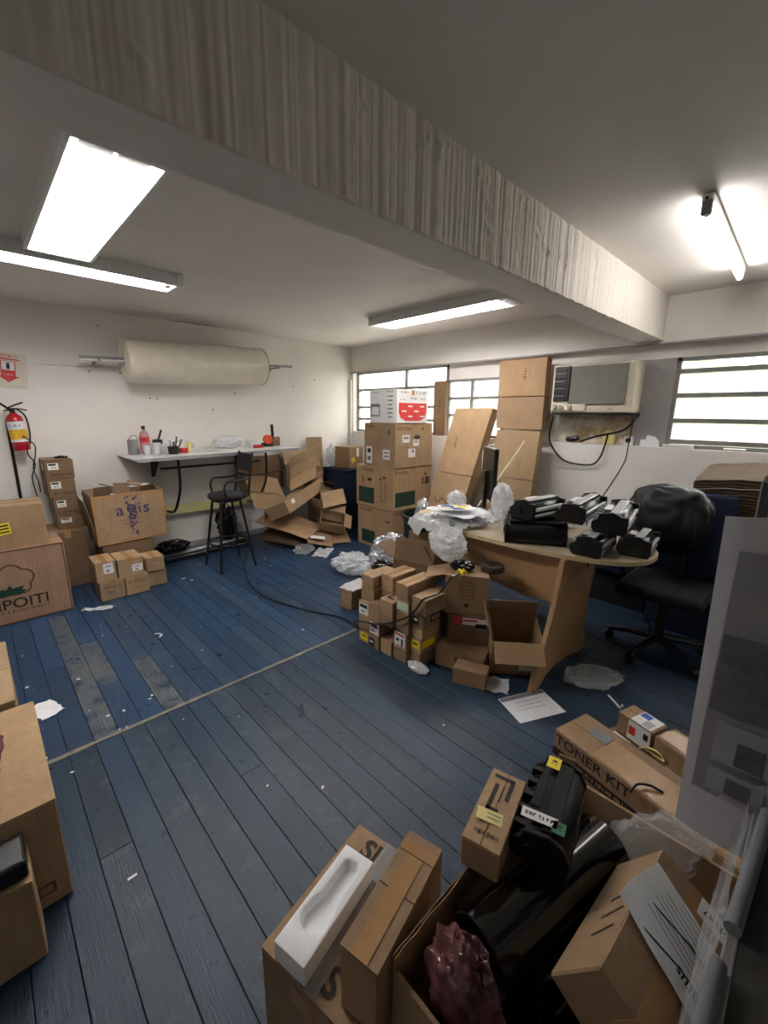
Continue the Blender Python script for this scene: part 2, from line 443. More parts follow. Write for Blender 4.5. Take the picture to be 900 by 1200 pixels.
def open_carton(label, x, y, z0, w, d, h, rz=0, flaps=(100, 100, 100, 100), mat=None, rx=0, ry=0, prints=(), stickers=(), group=None, fl=None, name='open_box', loc=None, wav=0):
    """open carton standing on its base centre; flap angles measured from closed (0) to folded right out (270)"""
    mat = mat or CARD; t = .005
    root = thing(name, label, 'box', loc or (x, y, z0), rz, group, rx, ry)
    mb = MB()
    mb.box(-w/2, w/2, -d/2, d/2, 0, t)
    mb.box(-w/2, w/2, -d/2, -d/2+t, t, h); mb.box(-w/2, w/2, d/2-t, d/2, t, h)
    mb.box(-w/2, -w/2+t, -d/2+t, d/2-t, t, h); mb.box(w/2-t, w/2, -d/2+t, d/2-t, t, h)
    mb.build('body', mat, root)
    fl = fl or min(w, d)/2
    for k, a in enumerate(flaps):
        if a is None: continue
        L = w if k in (0, 2) else d
        px_, py_, ang = [(0, -d/2, 0), (w/2, 0, 90), (0, d/2, 180), (-w/2, 0, 270)][k]
        f = MB().box(-L/2+.004, L/2-.004, 0, fl, -t/2, t/2).build('flap', mat, root, bevel=.001)
        f.matrix_local = Matrix.Translation((px_, py_, h)) @ Matrix.Rotation(R(ang), 4, 'Z') @ Matrix.Rotation(R(a), 4, 'X')
    decorate(root, w, d, h, prints, stickers)
    return root

def sheet(label, P0, P1, P2, folds=(), thick=.006, mat=None, name='flattened_box', bend=0, group=None, notch=0, prints=(), cat='cardboard'):
    """flattened carton: parallelogram P0-P1 (width) / P0-P2 (height), broken into panels at the folds (fraction, out-of-plane lift)"""
    mat = mat or CARD
    P0, P1, P2 = Vector(P0), Vector(P1), Vector(P2)
    U, V = P1-P0, P2-P0; nn = U.cross(V).normalized(); base = (P0+P1+P2+(P0+U+V))/4; base.z = min(P0.z, P1.z, P2.z, (P0+U+V).z)
    root = thing(name, label, cat, base, 0, group)
    cuts = [(0, 0)] + list(folds) + [(1, 0)]
    for i in range(len(cuts)-1):
        (a, la), (b, lb) = cuts[i], cuts[i+1]; n = 5; m = 4; vs = []; g = .004/max(V.length, .01)
        for side in (-1, 1):
            for j in range(n):
                for k in range(m):
                    t = a+g + (b-a-2*g)*j/(n-1); lift = la + (lb-la)*j/(n-1); s_ = k/(m-1)
                    ins = notch*(.5 if i in (0, len(cuts)-2) else 0)
                    s2 = ins + s_*(1-2*ins)
                    wob = noise.noise(Vector((s2*3+i*7, t*3, base.x*3)))*bend
                    vs.append(P0 + U*s2 + V*t + nn*(lift + wob + side*thick/2) - base)
        fs = []
        for j in range(n-1):
            for k in range(m-1):
                q = (j*m+k, j*m+k+1, (j+1)*m+k+1, (j+1)*m+k)
                fs.append(tuple(reversed(q))); fs.append(tuple(x+n*m for x in q))
        per = [k for k in range(m)] + [j*m+m-1 for j in range(1, n)] + [(n-1)*m+k for k in range(m-2, -1, -1)] + [j*m for j in range(n-2, 0, -1)]
        for j in range(len(per)):
            p, q = per[j], per[(j+1) % len(per)]; fs.append((p, q, q+n*m, p+n*m))
        MB().add(vs, fs).build('panel', mat, root, smooth=40)
    M = Matrix.Identity(4); u_, v_ = U.normalized(), (V - U*(V.dot(U)/U.length_squared)).normalized()
    for i in range(3): M[i][0] = u_[i]; M[i][1] = v_[i]; M[i][2] = nn[i]; M[i][3] = (P0-base)[i]
    for p in prints:
        u, v, size, txt = p[:4]; kw = p[4] if len(p) > 4 else {}
        put_text(root, M, u, v, size, txt, lift=thick/2+.002+kw.pop('up', 0), **kw)
    root['_frame'] = 0; del root['_frame']
    return root, M

def crumple(name, label, cat, loc, size, mat, seed=0, amp=.35, freq=3.0, res=4, rz=0, group=None, flat=True, parent=None, det=1.0, boxy=1.0):
    """crumpled bag: displaced ball resting on its flattened underside"""
    bm = bmesh.new(); bmesh.ops.create_icosphere(bm, subdivisions=res, radius=1)
    off = Vector((seed*11.3, seed*5.1, seed*2.7))
    for v in bm.verts:
        p = v.co.normalized(); q = p*freq + off
        dsp = noise.noise(q)*.6 + (abs(noise.noise(q*2.3))-.3)*.5 + det*((abs(noise.noise(q*5.1))-.25)*.22 + (abs(noise.noise(q*11))-.25)*.05)
        r = 1 + amp*dsp
        if boxy != 1: p = Vector([math.copysign(abs(c)**boxy, c) for c in p])
        v.co = Vector((p.x*size[0]/2*r, p.y*size[1]/2*r, p.z*size[2]/2*r + size[2]/2))
        if flat and v.co.z < .02*size[2]: v.co.z = .02*size[2]*.2 + 0.001
    if flat:
        zm = min(v.co.z for v in bm.verts)
        for v in bm.verts: v.co.z -= zm
    me = bpy.data.meshes.new(name); bm.to_mesh(me); bm.free()
    o = link(name, me, mat, parent, (8 if mat.name.startswith('clear') else 26) if mat.name.startswith(('clear', 'milky', 'crumpled', 'glossy')) else 60); o.location = loc; o.rotation_euler = (0, 0, R(rz))
    if label: tag(o, label, cat, group)
    return o
def rumpled_sheet(name, label, cat, loc, sx, sy, amp, mat, seed=0, nx=34, ny=28, rz=0, group=None, freq=6, fn=None, parent=None, thick=.0012, outline=0.12):
    """crumpled flat film / paper with some thickness"""
    me_v = []; off = Vector((seed*7.7, seed*3.3, 0))
    for side in (0, 1):
        for j in range(ny):
            for i in range(nx):
                u = i/(nx-1)-.5; v = j/(ny-1)-.5
                x = u*sx*(1+outline*noise.noise(Vector((v*4, seed*2.2, 1)))*2); y = v*sy*(1+outline*noise.noise(Vector((u*4, 5, seed*1.3)))*2)
                q = Vector((x*freq, y*freq, 0))+off
                z = amp*(.5*abs(noise.noise(q)) + .35*abs(noise.noise(q*2.1)) + .2*abs(noise.noise(q*4.7)))
                if fn: z += fn(x, y)
                me_v.append((x, y, z+side*thick+.0008))
    fs = []; k = nx*ny
    for j in range(ny-1):
        for i in range(nx-1):
            q = (j*nx+i, j*nx+i+1, (j+1)*nx+i+1, (j+1)*nx+i); fs.append(tuple(reversed(q))); fs.append(tuple(a+k for a in q))
    per = [i for i in range(nx)] + [j*nx+nx-1 for j in range(1, ny)] + [(ny-1)*nx+i for i in range(nx-2, -1, -1)] + [j*nx for j in range(ny-2, 0, -1)]
    for j in range(len(per)):
        p, q = per[j], per[(j+1) % len(per)]; fs.append((p, q, q+k, p+k))
    o = MB().add(me_v, fs).build(name, mat, parent, smooth=30); o.location = loc; o.rotation_euler = (0, 0, R(rz))
    if label: tag(o, label, cat, group)
    return o
def spline(pts, n=8):
    P = [Vector(p) for p in pts]; out = []
    for i in range(len(P)-1):
        a, b, c, d = P[max(i-1, 0)], P[i], P[i+1], P[min(i+2, len(P)-1)]
        for k in range(n):
            t = k/n
            out.append(.5*((2*b)+(c-a)*t+(2*a-5*b+4*c-d)*t*t+(3*b-a-3*c+d)*t**3))
    return out+[P[-1]]
def copy_tree(o, parent=None):
    c = o.copy(); COL.objects.link(c); c.parent = parent
    for ch in [x for x in o.children]: copy_tree(ch, c)
    return c

# ------------------------------------------------------------------ the room
XL, XB, YF, YA, ZC = -2.0, 4.27, -2.2, 5.2, 2.56
def build_floor():
    fl = struct(MB().box(XL, XB, YF, YA, -.06, -.024).build('floor', GAP), 'blue painted timber plank floor', 'floor')
    pw = .1088; rnd = random.Random(3)
    worn_far = {2: 1, 3: 2, 5: 1, 6: 2, 8: 2, 11: 2, 13: 2, 16: 2}
    worn_near = {4: 2, 3: 2, 8: 2, 10: 2, 7: 2, 14: 2, 1: 2}
    mats = {0: FL, 1: FLW, 2: FLM}
    def plank(x0, y0, y1, m):
        dz = rnd.uniform(-.0022, 0); g = .0016 + rnd.uniform(0, .0014)
        o = MB().box(0, pw-g, 0, y1-y0-.002, -.022, 0).build('plank', m, fl, bevel=.0013)
        o.location = (x0+g/2, y0, dz)
    i0 = int(math.floor(XL/pw)); i1 = int(math.ceil(XB/pw))
    for i in range(i0, i1):
        x0 = .002+i*pw
        if x0 < XL: x0 = XL
        pw_ = min(pw, XB-x0)
        if pw_ < .02: continue
        # near bay, far bay; the far bay has a few short boards
        cutn = rnd.choice([.3, .7, 1.2, 1.6]) if rnd.random() < .35 else None
        segs = [(YF, 2.268)] if cutn is None else [(YF, cutn), (cutn, 2.268)]
        for a, b in segs: plank(x0, a, b, (FLNW if worn_near.get(i, 0) else FLN))
        wf = worn_far.get(i, 0)
        if i == 3: segs = [(2.288, 2.78, 0), (2.78, 3.42, 1), (3.42, YA, 0)]
        elif i == 5: segs = [(2.288, 2.95, 1), (2.95, YA, 2)]
        elif i == 2: segs = [(2.288, 4.05, 1), (4.05, YA, 0)]
        else:
            c = rnd.uniform(2.9, 4.3)
            segs = [(2.288, YA, wf)] if rnd.random() < .45 else [(2.288, c, wf), (c, YA, 0)]
        for a, b, k in segs: plank(x0, a, b, mats[k])
    mb = MB(); n = 60
    for k in range(n):
        xa = XL+(XB-XL)*k/n; xb = XL+(XB-XL)*(k+1)/n; w = .009+.005*rnd.random()
        mb.box(xa, xb, 2.278-w, 2.278+w, -.02, -.0005+.002*rnd.random())
    mb.build('seam_strip', SEAM, fl)
build_floor()

def build_walls():
    struct(MB().box(XL, XB+.2, YA, YA+.15, -.06, ZC).build('wall_back', WALL), 'white painted wall behind the workbench', 'wall')
    struct(MB().box(XL-.15, XL, YF, YA+.15, -.06, ZC).build('wall_left', WALL), 'plain white side wall opposite the windows', 'wall')
    struct(MB().box(XL-.15, XB+.2, YF-.15, YF, -.06, ZC).build('wall_front', WALL), 'plain white wall opposite the workbench', 'wall')
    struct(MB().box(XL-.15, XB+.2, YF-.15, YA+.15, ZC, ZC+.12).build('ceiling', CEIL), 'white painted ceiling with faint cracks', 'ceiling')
    w = MB()
    w.box(XB, XB+.2, YF, YA, -.06, 1.345)                       # below the sill
    w.box(XB, XB+.2, YF, YA, 2.205, ZC)                      # lintel band
    w.box(XB, XB+.2, 5.15, YA, 1.345, 2.205)                 # corner pier
    w.box(XB+.1, XB+.2, 1.95, 2.62, 1.345, 2.205)            # pier behind the leaning cartons
    w.box(XB+.1, XB+.2, 2.62, 3.42, 2.02, 2.205)             # board over the second window
    w.box(XB+.1, XB+.2, -1.6, 1.95, 2.085, 2.205)             # over the air conditioner
    w.box(XB, XB+.2, YF, -1.6, 1.345, 2.205)
    struct(w.build('wall_right', WALL), 'white window wall with a deep sill ledge', 'wall')
    struct(MB().box(XB+.085, XB+.2, 1.24, 1.98, 1.345, 1.62).build('trim_2', STAIN), 'water stained plaster strip below the air conditioner', 'plaster')
    p = MB().box(XB+.07, XB+.095, 1.015, 1.30, 1.347, 2.085).box(XB+.07, XB+.095, 1.30, 1.56, 1.62, 2.085).build('trim_3', PANELG, bevel=.002)
    struct(p, 'grey board panel between the air conditioner and the wide window', 'panel')
    for zz, yy in ((1.8, 1.45), (1.8, 1.2), (1.45, 1.1)):
        MB().cyl((XB+.071, yy, zz), (XB+.067, yy, zz), .005, n=8).build('screw', STEEL, p)
    struct(MB().box(XB-.012, XB, YF, YA, 2.19, 2.205).build('trim_4', PANELG), 'narrow ledge line along the lintel over the windows', 'trim')
    # a thin conduit line along the back wall and a pipe in the corner
    struct(MB().box(XL, XB, YA-.006, YA, 2.02, 2.03).build('trim_5', WALL), 'thin raised line along the back wall', 'trim')
    struct(MB().cyl((4.235, 5.165, 0), (4.235, 5.165, 2.1), .016, n=12).build('trim_6', WALL, smooth=40), 'white pipe in the corner by the window', 'pipe')
build_walls()

def build_beam():
    nx, nz = 1500, 36; x0, x1, y0, y1, z0, z1 = XL, XB, 1.125, 1.33, 2.222, ZC
    rng = np.random.default_rng(5)
    xs = np.linspace(x0, x1, nx)
    rib = np.zeros(nx)
    for sc, am in ((.03, .8), (.016, 1.0), (.008, .7)):
        kn = rng.normal(size=int((x1-x0)/sc)+3); rib += am*np.interp((xs-x0)/sc, np.arange(len(kn)), kn)
    fade = np.clip((3.75-xs)/1.0, .08, 1)
    vs = []
    for j in range(nz):
        z = z0 + (z1-z0)*j/(nz-1)
        for i in range(nx):
            x = xs[i]; q = Vector((x*7, z*9, 3.1))
            bl = max(0, noise.noise(q)-.12)*max(0, noise.noise(q*4.3)+.15)*.03 * (1 if .25 < (z-z0)/(z1-z0) < .95 else .3)
            d = (-.0 + .0022*rib[i]*(.85+.3*noise.noise(Vector((x*5, z*3, 0)))) + .002*noise.noise(Vector((x*30, z*22, 1))))*fade[i] + bl*fade[i]
            e = .006*noise.noise(Vector((x*14, 0, 8))) if j == 0 else 0
            vs.append((x, y0 - d, z + e))
    fs = [(j*nx+i, j*nx+i+1, (j+1)*nx+i+1, (j+1)*nx+i) for j in range(nz-1) for i in range(nx-1)]
    k = len(vs)
    for i in range(nx): vs.append((xs[i], y0+.012, z0-.002+.002*noise.noise(Vector((xs[i]*9, 2, 2)))))
    fs += [(k+i, k+i+1, i+1, i) for i in range(nx-1)]
    me = bpy.data.meshes.new('trim_1'); me.from_pydata(vs, [], fs); me.update()
    beam = link('trim_1', me, BEAM, None, 60); struct(beam, 'thick ceiling beam with rough vertically ribbed plaster', 'beam')
    MB().box(x0, x1, y0+.01, y1, z0-.001, z1).build('core', WALL, beam)
build_beam()

# ------------------------------------------------------------------ windows
def build_window(name, label, ya, yb, za, zb, bars, mulls, skip_panes=()):
    """ya > yb along the wall; bars = heights of the horizontal bars; mulls = y of uprights"""
    x = XB+.10; t = .018
    w = struct(MB().box(x-.02, x+.03, yb, ya, za, za+.03).box(x-.02, x+.03, yb, ya, zb-.03, zb).box(x-.02, x+.03, ya-.03, ya, za, zb).box(x-.02, x+.03, yb, yb+.03, za, zb).build(name, FRAME), label, 'window')
    zs = [za+.03]+list(bars)+[zb-.03]; ys = [ya-.03]+list(mulls)+[yb+.03]
    for z in bars:
        MB().box(x-.02, x+.02, yb+.03, ya-.03, z-t, z+t).build('glazing_bar', FRAME, w, bevel=.002)
    for y in mulls:
        MB().box(x-.024, x+.018, y-.018, y+.018, za+.03, zb-.03).build('mullion', FRAME, w, bevel=.002)
    for i in range(len(zs)-1):
        for j in range(len(ys)-1):
            MB().box(x+.004, x+.008, ys[j+1]+.001, ys[j]-.001, zs[i]+.001, zs[i+1]-.001).build('pane', GLASS, w)
    return w
build_window('window_1', 'grey steel louvre window in the corner beside the workbench wall', 5.15, 3.42, 1.345, 2.205, (1.53, 1.70, 1.95), (4.13,))
build_window('window_2', 'grey steel louvre window behind the leaning flattened cartons', 3.42, 2.62, 1.345, 2.02, (1.60, 1.80,), (3.06,))
build_window('window_3', 'wide grey steel louvre window right of the air conditioner', 1.015, -1.6, 1.345, 2.085, (1.40, 1.575, 1.78, 1.975), (-.35,))
# outdoors: paving and a light hedge that shows through the hazy panes
struct(MB().box(XB+.5, 14, -8, 12, -.4, -.3).build('outdoor_ground', GROUND), 'pale paving outside the windows', 'paving')
def hedge():
    bm = bmesh.new(); bmesh.ops.create_grid(bm, x_segments=90, y_segments=24, size=.5)
    for v in bm.verts:
        y, z = v.co.x*9-.6, (v.co.y+.5)*2.3-.3
        n = noise.noise(Vector((y*1.3, z*1.5, 0)))*.35+noise.noise(Vector((y*5, z*5, 2)))*.16
        v.co = Vector((8.2-n, y, z+.15*noise.noise(Vector((y*1.1, 4, 1)))*(z+.3)))
    me = bpy.data.meshes.new('garden_hedge'); bm.to_mesh(me); bm.free()
    o = link('garden_hedge', me, LEAF, None, 50); tag(o, 'pale green hedge outside beyond the windows', 'hedge'); 
    m = o.modifiers.new('thickness', 'SOLIDIFY'); m.thickness = .6; m.offset = -1
hedge()

# ------------------------------------------------------------------ lamps
def tube_lamp(parent, p0, p1, r=.014, lit=None):
    p0, p1 = Vector(p0), Vector(p1); d = (p1-p0).normalized()
    t = MB().cyl(p0, p1, r, n=12).build('tube', lit or LIT_T, parent, smooth=40)
    for p, s in ((p0, 1), (p1, -1)):
        MB().cyl(p - d*s*.012, p + d*s*.02, r*1.08, n=12).build('tube_cap', STEEL, t, smooth=40)
    return t
# recessed-looking troffer: frame tray with a lit diffuser
tr = thing('ceiling_light', 'wide ceiling light with a bright white diffuser panel', 'ceiling light', (.53, 2.62, ZC))
f = MB(); hw, hl = .165, .72
f.box(-hw, hw, -hl, -hl+.02, -.075, 0).box(-hw, hw, hl-.02, hl, -.075, 0).box(-hw, -hw+.02, -hl+.02, hl-.02, -.075, 0).box(hw-.02, hw, -hl+.02, hl-.02, -.075, 0).box(-hw+.02, hw-.02, -hl+.02, hl-.02, -.012, 0)
f.build('tray', WHITE_M, tr, bevel=.003)
MB().box(-hw+.022, hw-.022, -hl+.12, hl-.03, -.056, -.050).build('diffuser', LIT_P, tr)
for sx in (-.06, .06):
    MB().box(sx-.055, sx+.055, -hl+.025, -hl+.115, -.05, -.044).build('reflector', WHITE_M, tr, bevel=.002)
for sx in (-.07, .07):
    t = tube_lamp(tr, (sx, -hl+.03, -.03), (sx, hl-.04, -.03), .012)

def strip_light(label, x0, x1, y0, y1, axis, lit_side=0, slots=True, ntubes=1):
    """shallow batten tray hung on the ceiling"""
    cx, cy = (x0+x1)/2, (y0+y1)/2; s = thing('batten_light', label, 'ceiling light', (cx, cy, ZC))
    L, Wd = (x1-x0, y1-y0) if axis == 'x' else (y1-y0, x1-x0)
    s.rotation_euler[2] = 0 if axis == 'x' else R(90)
    b = MB(); h = .085
    b.prism([(-Wd/2, -h), (-Wd/2+.012, -h), (-Wd/2+.04, -.03), (Wd/2-.04, -.03), (Wd/2-.012, -h), (Wd/2, -h), (Wd/2-.02, 0), (-Wd/2+.02, 0)], -L/2, L/2,
            Matrix(((0, 0, 1, 0), (1, 0, 0, 0), (0, 1, 0, 0), (0, 0, 0, 1))))
    b.build('tray', WHITE_M, s)
    for k in (-1, 1): MB().box(min(k*L/2, k*(L/2-.05)), max(k*L/2, k*(L/2-.05)), -Wd/2+.004, Wd/2-.004, -h+.001, -.002).build('end_cap', WHITE_M, s, bevel=.003)
    for q in range(ntubes):
        yy = lit_side + (q-(ntubes-1)/2)*.09
        tube_lamp(s, (-L/2+.07, yy, -.058), (L/2-.07, yy, -.058))
    if slots:
        n = int(L/.075)
        for k in range(n):
            xx = -L/2+.09+k*(L-.18)/(n-1)
            MB().box(xx-.002, xx+.002, -Wd/2+.02, Wd/2-.02, -h+.004, -h+.026).build('louvre_blade', STEEL, s)
    return s
strip_light('long batten ceiling light butting the wide diffuser light', -.28, 1.27, 3.42, 3.66, 'x', .03, False)
strip_light('louvred batten ceiling light near the corner window', 3.10, 3.38, 1.92, 3.50, 'y', 0, True, 2)
# bare tube on a hook
bt = thing('tube_light', 'bare fluorescent tube holder right of the beam', 'ceiling light', (3.14, .585, ZC), 2)
MB().box(-.66, .66, -.022, .022, -.035, -.001).build('batten', WHITE_M, bt, bevel=.004)
for k in (-1, 1): MB().box(k*.65-.012, k*.65+.012, -.02, .02, -.085, -.03).build('lamp_holder', GREY_P, bt, bevel=.003)
tube_lamp(bt, (-.635, 0, -.07), (.635, 0, -.07), .015, LIT_B)
MB().cyl((-.68, 0, -.03), (-.60, .02, 0), .006, n=8).build('hook', BLACK, bt)

# ------------------------------------------------------------------ cartons along the back wall
G6 = 'small cartons stacked in front of the crushed purple-print box'
cot = carton('large carton printed with a cotton boll outline', -.35, 4.122, 0, .756, .42, .582, mat=CARD_P, seam='x')
FM = face_M('F', .756, .42, .582)
def cotton():
    cx, cy = .38, .325
    pts = []
    for (bx, by, r, a0, a1) in ((-.105, .0, .062, 250, 90), (-.055, .06, .06, 190, 60), (.03, .075, .065, 150, 30), (.10, .03, .062, 95, -40), (.085, -.045, .05, 20, -110)):
        n = 9
        for i in range(n):
            a = R(a0+(a1-a0)*i/(n-1)); pts.append((cx+bx+r*math.cos(a), cy+by+r*math.sin(a)))
    pts.append(pts[0])
    mb = MB()
    for (a, b) in zip(pts[:-1], pts[1:]):
        d = Vector((b[0]-a[0], b[1]-a[1])); L = d.length or 1e-6; nn = Vector((-d.y, d.x))/L*.006
        mb.add([(a[0]+nn.x, a[1]+nn.y, 0), (a[0]-nn.x, a[1]-nn.y, 0), (b[0]-nn.x, b[1]-nn.y, 0), (b[0]+nn.x, b[1]+nn.y, 0)], [(0, 1, 2, 3)])
    o = mb.build('boll_outline', PRINT_B, cot); o.matrix_local = FM @ Matrix.Translation((0, 0, .001))
    for ang, L in ((90, .085), (35, .105), (145, .105), (8, .10), (172, .10)):
        a = R(ang); tip = (L*math.cos(a), L*math.sin(a)*.8); s = Vector((-math.sin(a), math.cos(a)))*.024
        put_poly(cot, FM, cx+.01, cy-.085, [(0, -.012), (tip[0]*.5-s.x, tip[1]*.5-s.y), tip, (tip[0]*.5+s.x, tip[1]*.5+s.y)], PRINT_G, name='leaf_print', lift=.0012+.0003*(ang % 7))
cotton()
put_text(cot, FM, .425, .155, .112, 'MPOITI', PRINT, bold=.012, sx=1.05)
put_text(cot, FM, .44, .098, .035, '~16', PRINT_B)
for e in ((.745, .29, .008, .56), (.38, .572, .74, .008), (.38, .010, .74, .008)):
    put_patch(cot, FM, e[0], e[1], e[2], e[3], PRINT_B, name='worn_edge_line', thick=.0003)
carton('wide carton with a yellow warning sticker on its front', -.33, 4.155, .582, .653, .34, .322, mat=CARD,
       stickers=[('F', .39, .155, .10, .085, LABEL_Y, {'rot': 6, 'bars': [(0, .024, .085, .014, PRINT), (0, 0, .085, .012, PRINT), (0, -.024, .085, .012, PRINT)]}),
                 ('R', .16, .16, .05, .09, LABEL_Y, {'bars': [(0, .02, .035, .01, PRINT), (0, -.02, .035, .01, PRINT)]})])
# stack of four printed cartons on a tall one
carton('tall plain carton under the four stacked printed cartons', .36, 4.68, 0, .285, .44, .53, mat=CARD_D, seam='y')
cs = [('lowest printed carton on the tall plain carton', .455, .53, .225, .125), ('second printed carton up in the stack of four', .452, .655, .185, .173),
      ('third printed carton up in the stack of four', .427, .828, .205, .172), ('topmost printed carton with torn white label', .424, 1.0, .216, .168)]
for i, (lb, x, z, w, h) in enumerate(cs):
    carton(lb, x, 4.79+.005*i, z, w, .34, h, mat=CARD_D, group='printed cartons stacked by the wall',
           prints=[('F', w*.56, h*.22, .032, '~8', {'mat': PRINT, 'bold': .02})] if i else [],
           stickers=[('F', w*.30, h*.66, w*.36, h*.36, LABEL, {'bars': [(-.005, h*.1, w*.25, h*.10, PRINT)], 'text': [(0, -h*.07, .018, '~3', PRINT)]})] +
           ([('L', .22, h*.6, .08, .06, LABEL, {})] if i == 3 else []))
bl = MB().box(-.05, .05, -.02, .02, 0, .018).box(-.03, .02, -.016, .016, .018, .024).build('remote', BLACK, bevel=.004); bl.location = (.575, 4.97, 1.169)
tag(bl, 'small black plastic part lying on the topmost printed carton', 'part')

def small_carton(lb, x, y, z, w, h, st=None, rz=0, d=.28, pr=True):
    s = []
    if st: s = [('F', w*st[0], h*st[1], w*st[2], h*st[3], LABEL, {'bars': [(0, h*st[3]*.2, w*st[2]*.6, h*.05, PRINT_GR), (-w*.03, -h*st[3]*.22, w*st[2]*.3, h*.1, PRINT_GR)]})]
    p = [('F', w*.5, h*.72, h*.12, '~12', {'mat': PRINT_B}), ('F', w*.42, h*.42, h*.16, '~3', {'mat': PRINT_B})] if pr else []
    return carton(lb, x, y, z, w, d, h, rz, G6, 'y', True, CARD_L, p, s)
small_carton('small carton at the bottom left under the carton with a tall white label', .603, 4.118, 0, .186, .165, d=.27)
small_carton('small carton at the bottom middle under the carton with a low white label', .795, 4.115, 0, .188, .163, d=.27)
small_carton('small carton at the bottom of the pair beside the black pipes', 1.0, 4.205, 0, .158, .146, d=.22)
small_carton('small carton with a tall white label high on its front', .592, 4.135, .166, .150, .177, (.62, .66, .5, .52), pr=False, d=.27)
small_carton('small carton with a white label low on its front', .755, 4.128, .164, .198, .173, (.75, .45, .42, .36), pr=False, d=.27)
small_carton('small carton on top of the pair beside the black pipes', .992, 4.19, .147, .155, .135, d=.22)
carton('plain carton carrying the crushed purple-print box', .72, 4.47, 0, .42, .38, .40, mat=CARD_D, seam='x')

# crushed open box with the purple flower print
ag = open_carton('crushed open carton with a purple flower print and taped edges', 0, 0, 0, .59, .40, .46, 0, flaps=(None, None, 215, None), mat=CARD_L, ry=-1.5, rx=2, loc=(.985, 4.66, .412), fl=.12, name='open_box')
FM = face_M('F', .59, .40, .46)
put_text(ag, FM, .205, .305, .16, 'a', PRINT_P, bold=.008); put_text(ag, FM, .305, .295, .16, 'g', PRINT_P, bold=.012)
put_text(ag, FM, .372, .305, .15, 'i', PRINT_P, bold=.008); put_text(ag, FM, .43, .305, .16, 's', PRINT_P, bold=.012)
ring_poly(ag, FM, .305, .31, .022, .040, PRINT_P, lift=.0011); ring_poly(ag, FM, .305, .31, .006, .014, PRINT_P, lift=.0011)
rr = random.Random(4)
for k in range(46):
    v = rr.uniform(.05, .43); 
    if .34 > v > .27: continue
    sp = .045 if v > .2 else .028; r0 = rr.uniform(.006, .014)
    ring_poly(ag, FM, .305+rr.uniform(-sp, sp), v, r0*.35, r0, PRINT_P, n=9, lift=.001+.0001*k % .0009, name='flower_print')
for yy in (.21, .17): put_patch(ag, FM, .30, yy, .17, .004, PRINT_P, name='print_line', thick=.0003)
put_patch(ag, FM, .295, .445, .58, .03, TAPE, name='tape'); put_patch(ag, FM, .012, .23, .024, .45, TAPE, name='tape'); put_patch(ag, FM, .578, .23, .024, .45, TAPE, name='tape'); put_patch(ag, FM, .295, .015, .58, .03, TAPE, name='tape')
# torn side flap folded out on the left
f = MB().box(0, .005, -.19, .19, 0, .30).build('side_flap', CARD, ag, bevel=.001); f.location = (-.302, 0, .12); f.rotation_euler = (0, R(-9), 0)
# scraps in the crushed box
for k, (x, y, w, d, h, rz, m, lb) in enumerate(((.80, 4.70, .15, .12, .24, 12, CARD_D, 'dark crumpled carton scrap sticking out of the crushed box'), (.98, 4.66, .13, .10, .27, -20, CARD, 'folded kraft scrap standing in the crushed box'),
        (1.16, 4.70, .12, .14, .22, 30, CARD_D, 'dark carton scrap behind the papers in the crushed box'))):
    q = thing('carton_scrap', lb, 'scrap', (x, y, .68), rz); 
    MB().box(-w/2, w/2, -.004, .004, 0, h, Matrix.Rotation(.25, 4, 'X')).build('panel', m, q, bevel=.001)
    MB().box(-w/2, w/2, -.06, .06, h*.97, h*.99+.004, Matrix.Rotation(.4, 4, 'Y')).build('panel', m, q, bevel=.001)
rumpled_sheet('paper', 'white papers lying in the top of the crushed box', 'paper', (1.10, 4.62, .90), .2, .12, .03, PAPER, 3, 12, 10, 20)
rumpled_sheet('packing_film', 'grey plastic film bunched in the top of the crushed box', 'film', (1.06, 4.66, .80), .36, .24, .10, FILM_W, 8, 24, 18, 0)

# ------------------------------------------------------------------ fire extinguisher corner
fx = thing('fire_extinguisher', 'red fire extinguisher with white and yellow label bands on the wall', 'fire extinguisher', (.318, 5.07, 1.25), 0, None, 0, -4)
MB().lathe([(0, 0), (.058, 0), (.062, .01), (.062, .26), (.055, .295), (.03, .318), (.022, .33), (0, .33)], 28).build('cylinder', RED, fx, smooth=40)
MB().lathe([(.0628, .075), (.0628, .10)], 28).build('label_band', LABEL, fx, smooth=40)
MB().lathe([(.0630, .10), (.0630, .185)], 28).build('label_band', YELL, fx, smooth=40)
MB().lathe([(.0628, .185), (.0628, .255)], 28).build('label_band', LABEL, fx, smooth=40)
o = put_text(fx, Matrix.Translation((-.014, -.0655, .22)) @ Matrix.Rotation(R(-12), 4, 'Z') @ Matrix.Rotation(R(90), 4, 'X'), 0, 0, .032, '~4', PRINT_BL)
MB().cyl((0, 0, .33), (0, 0, .37), .02, n=12).cyl((-.02, 0, .352), (-.06, 0, .352), .006, n=8).build('valve', BLACK_M, fx, smooth=40)
MB().tube(spline([(-.02, 0, .375), (.04, -.01, .40), (.085, -.015, .415)]), .007).tube(spline([(0, 0, .365), (.05, -.012, .36), (.10, -.015, .345)]), .006).build('lever', BLACK_M, fx, smooth=40)
MB().tube(spline([(-.02, -.01, .36), (-.08, -.03, .42), (-.16, -.02, .47), (-.22, 0, .44)]), .01).tube(spline([(.03, -.02, .36), (.075, -.04, .30), (.08, -.05, .18), (.06, -.05, .05)]), .007).build('hose', BLACK, fx, smooth=40)
MB().box(-.05, .05, .055, .13, .20, .225).build('wall_bracket', BLACK_M, fx)
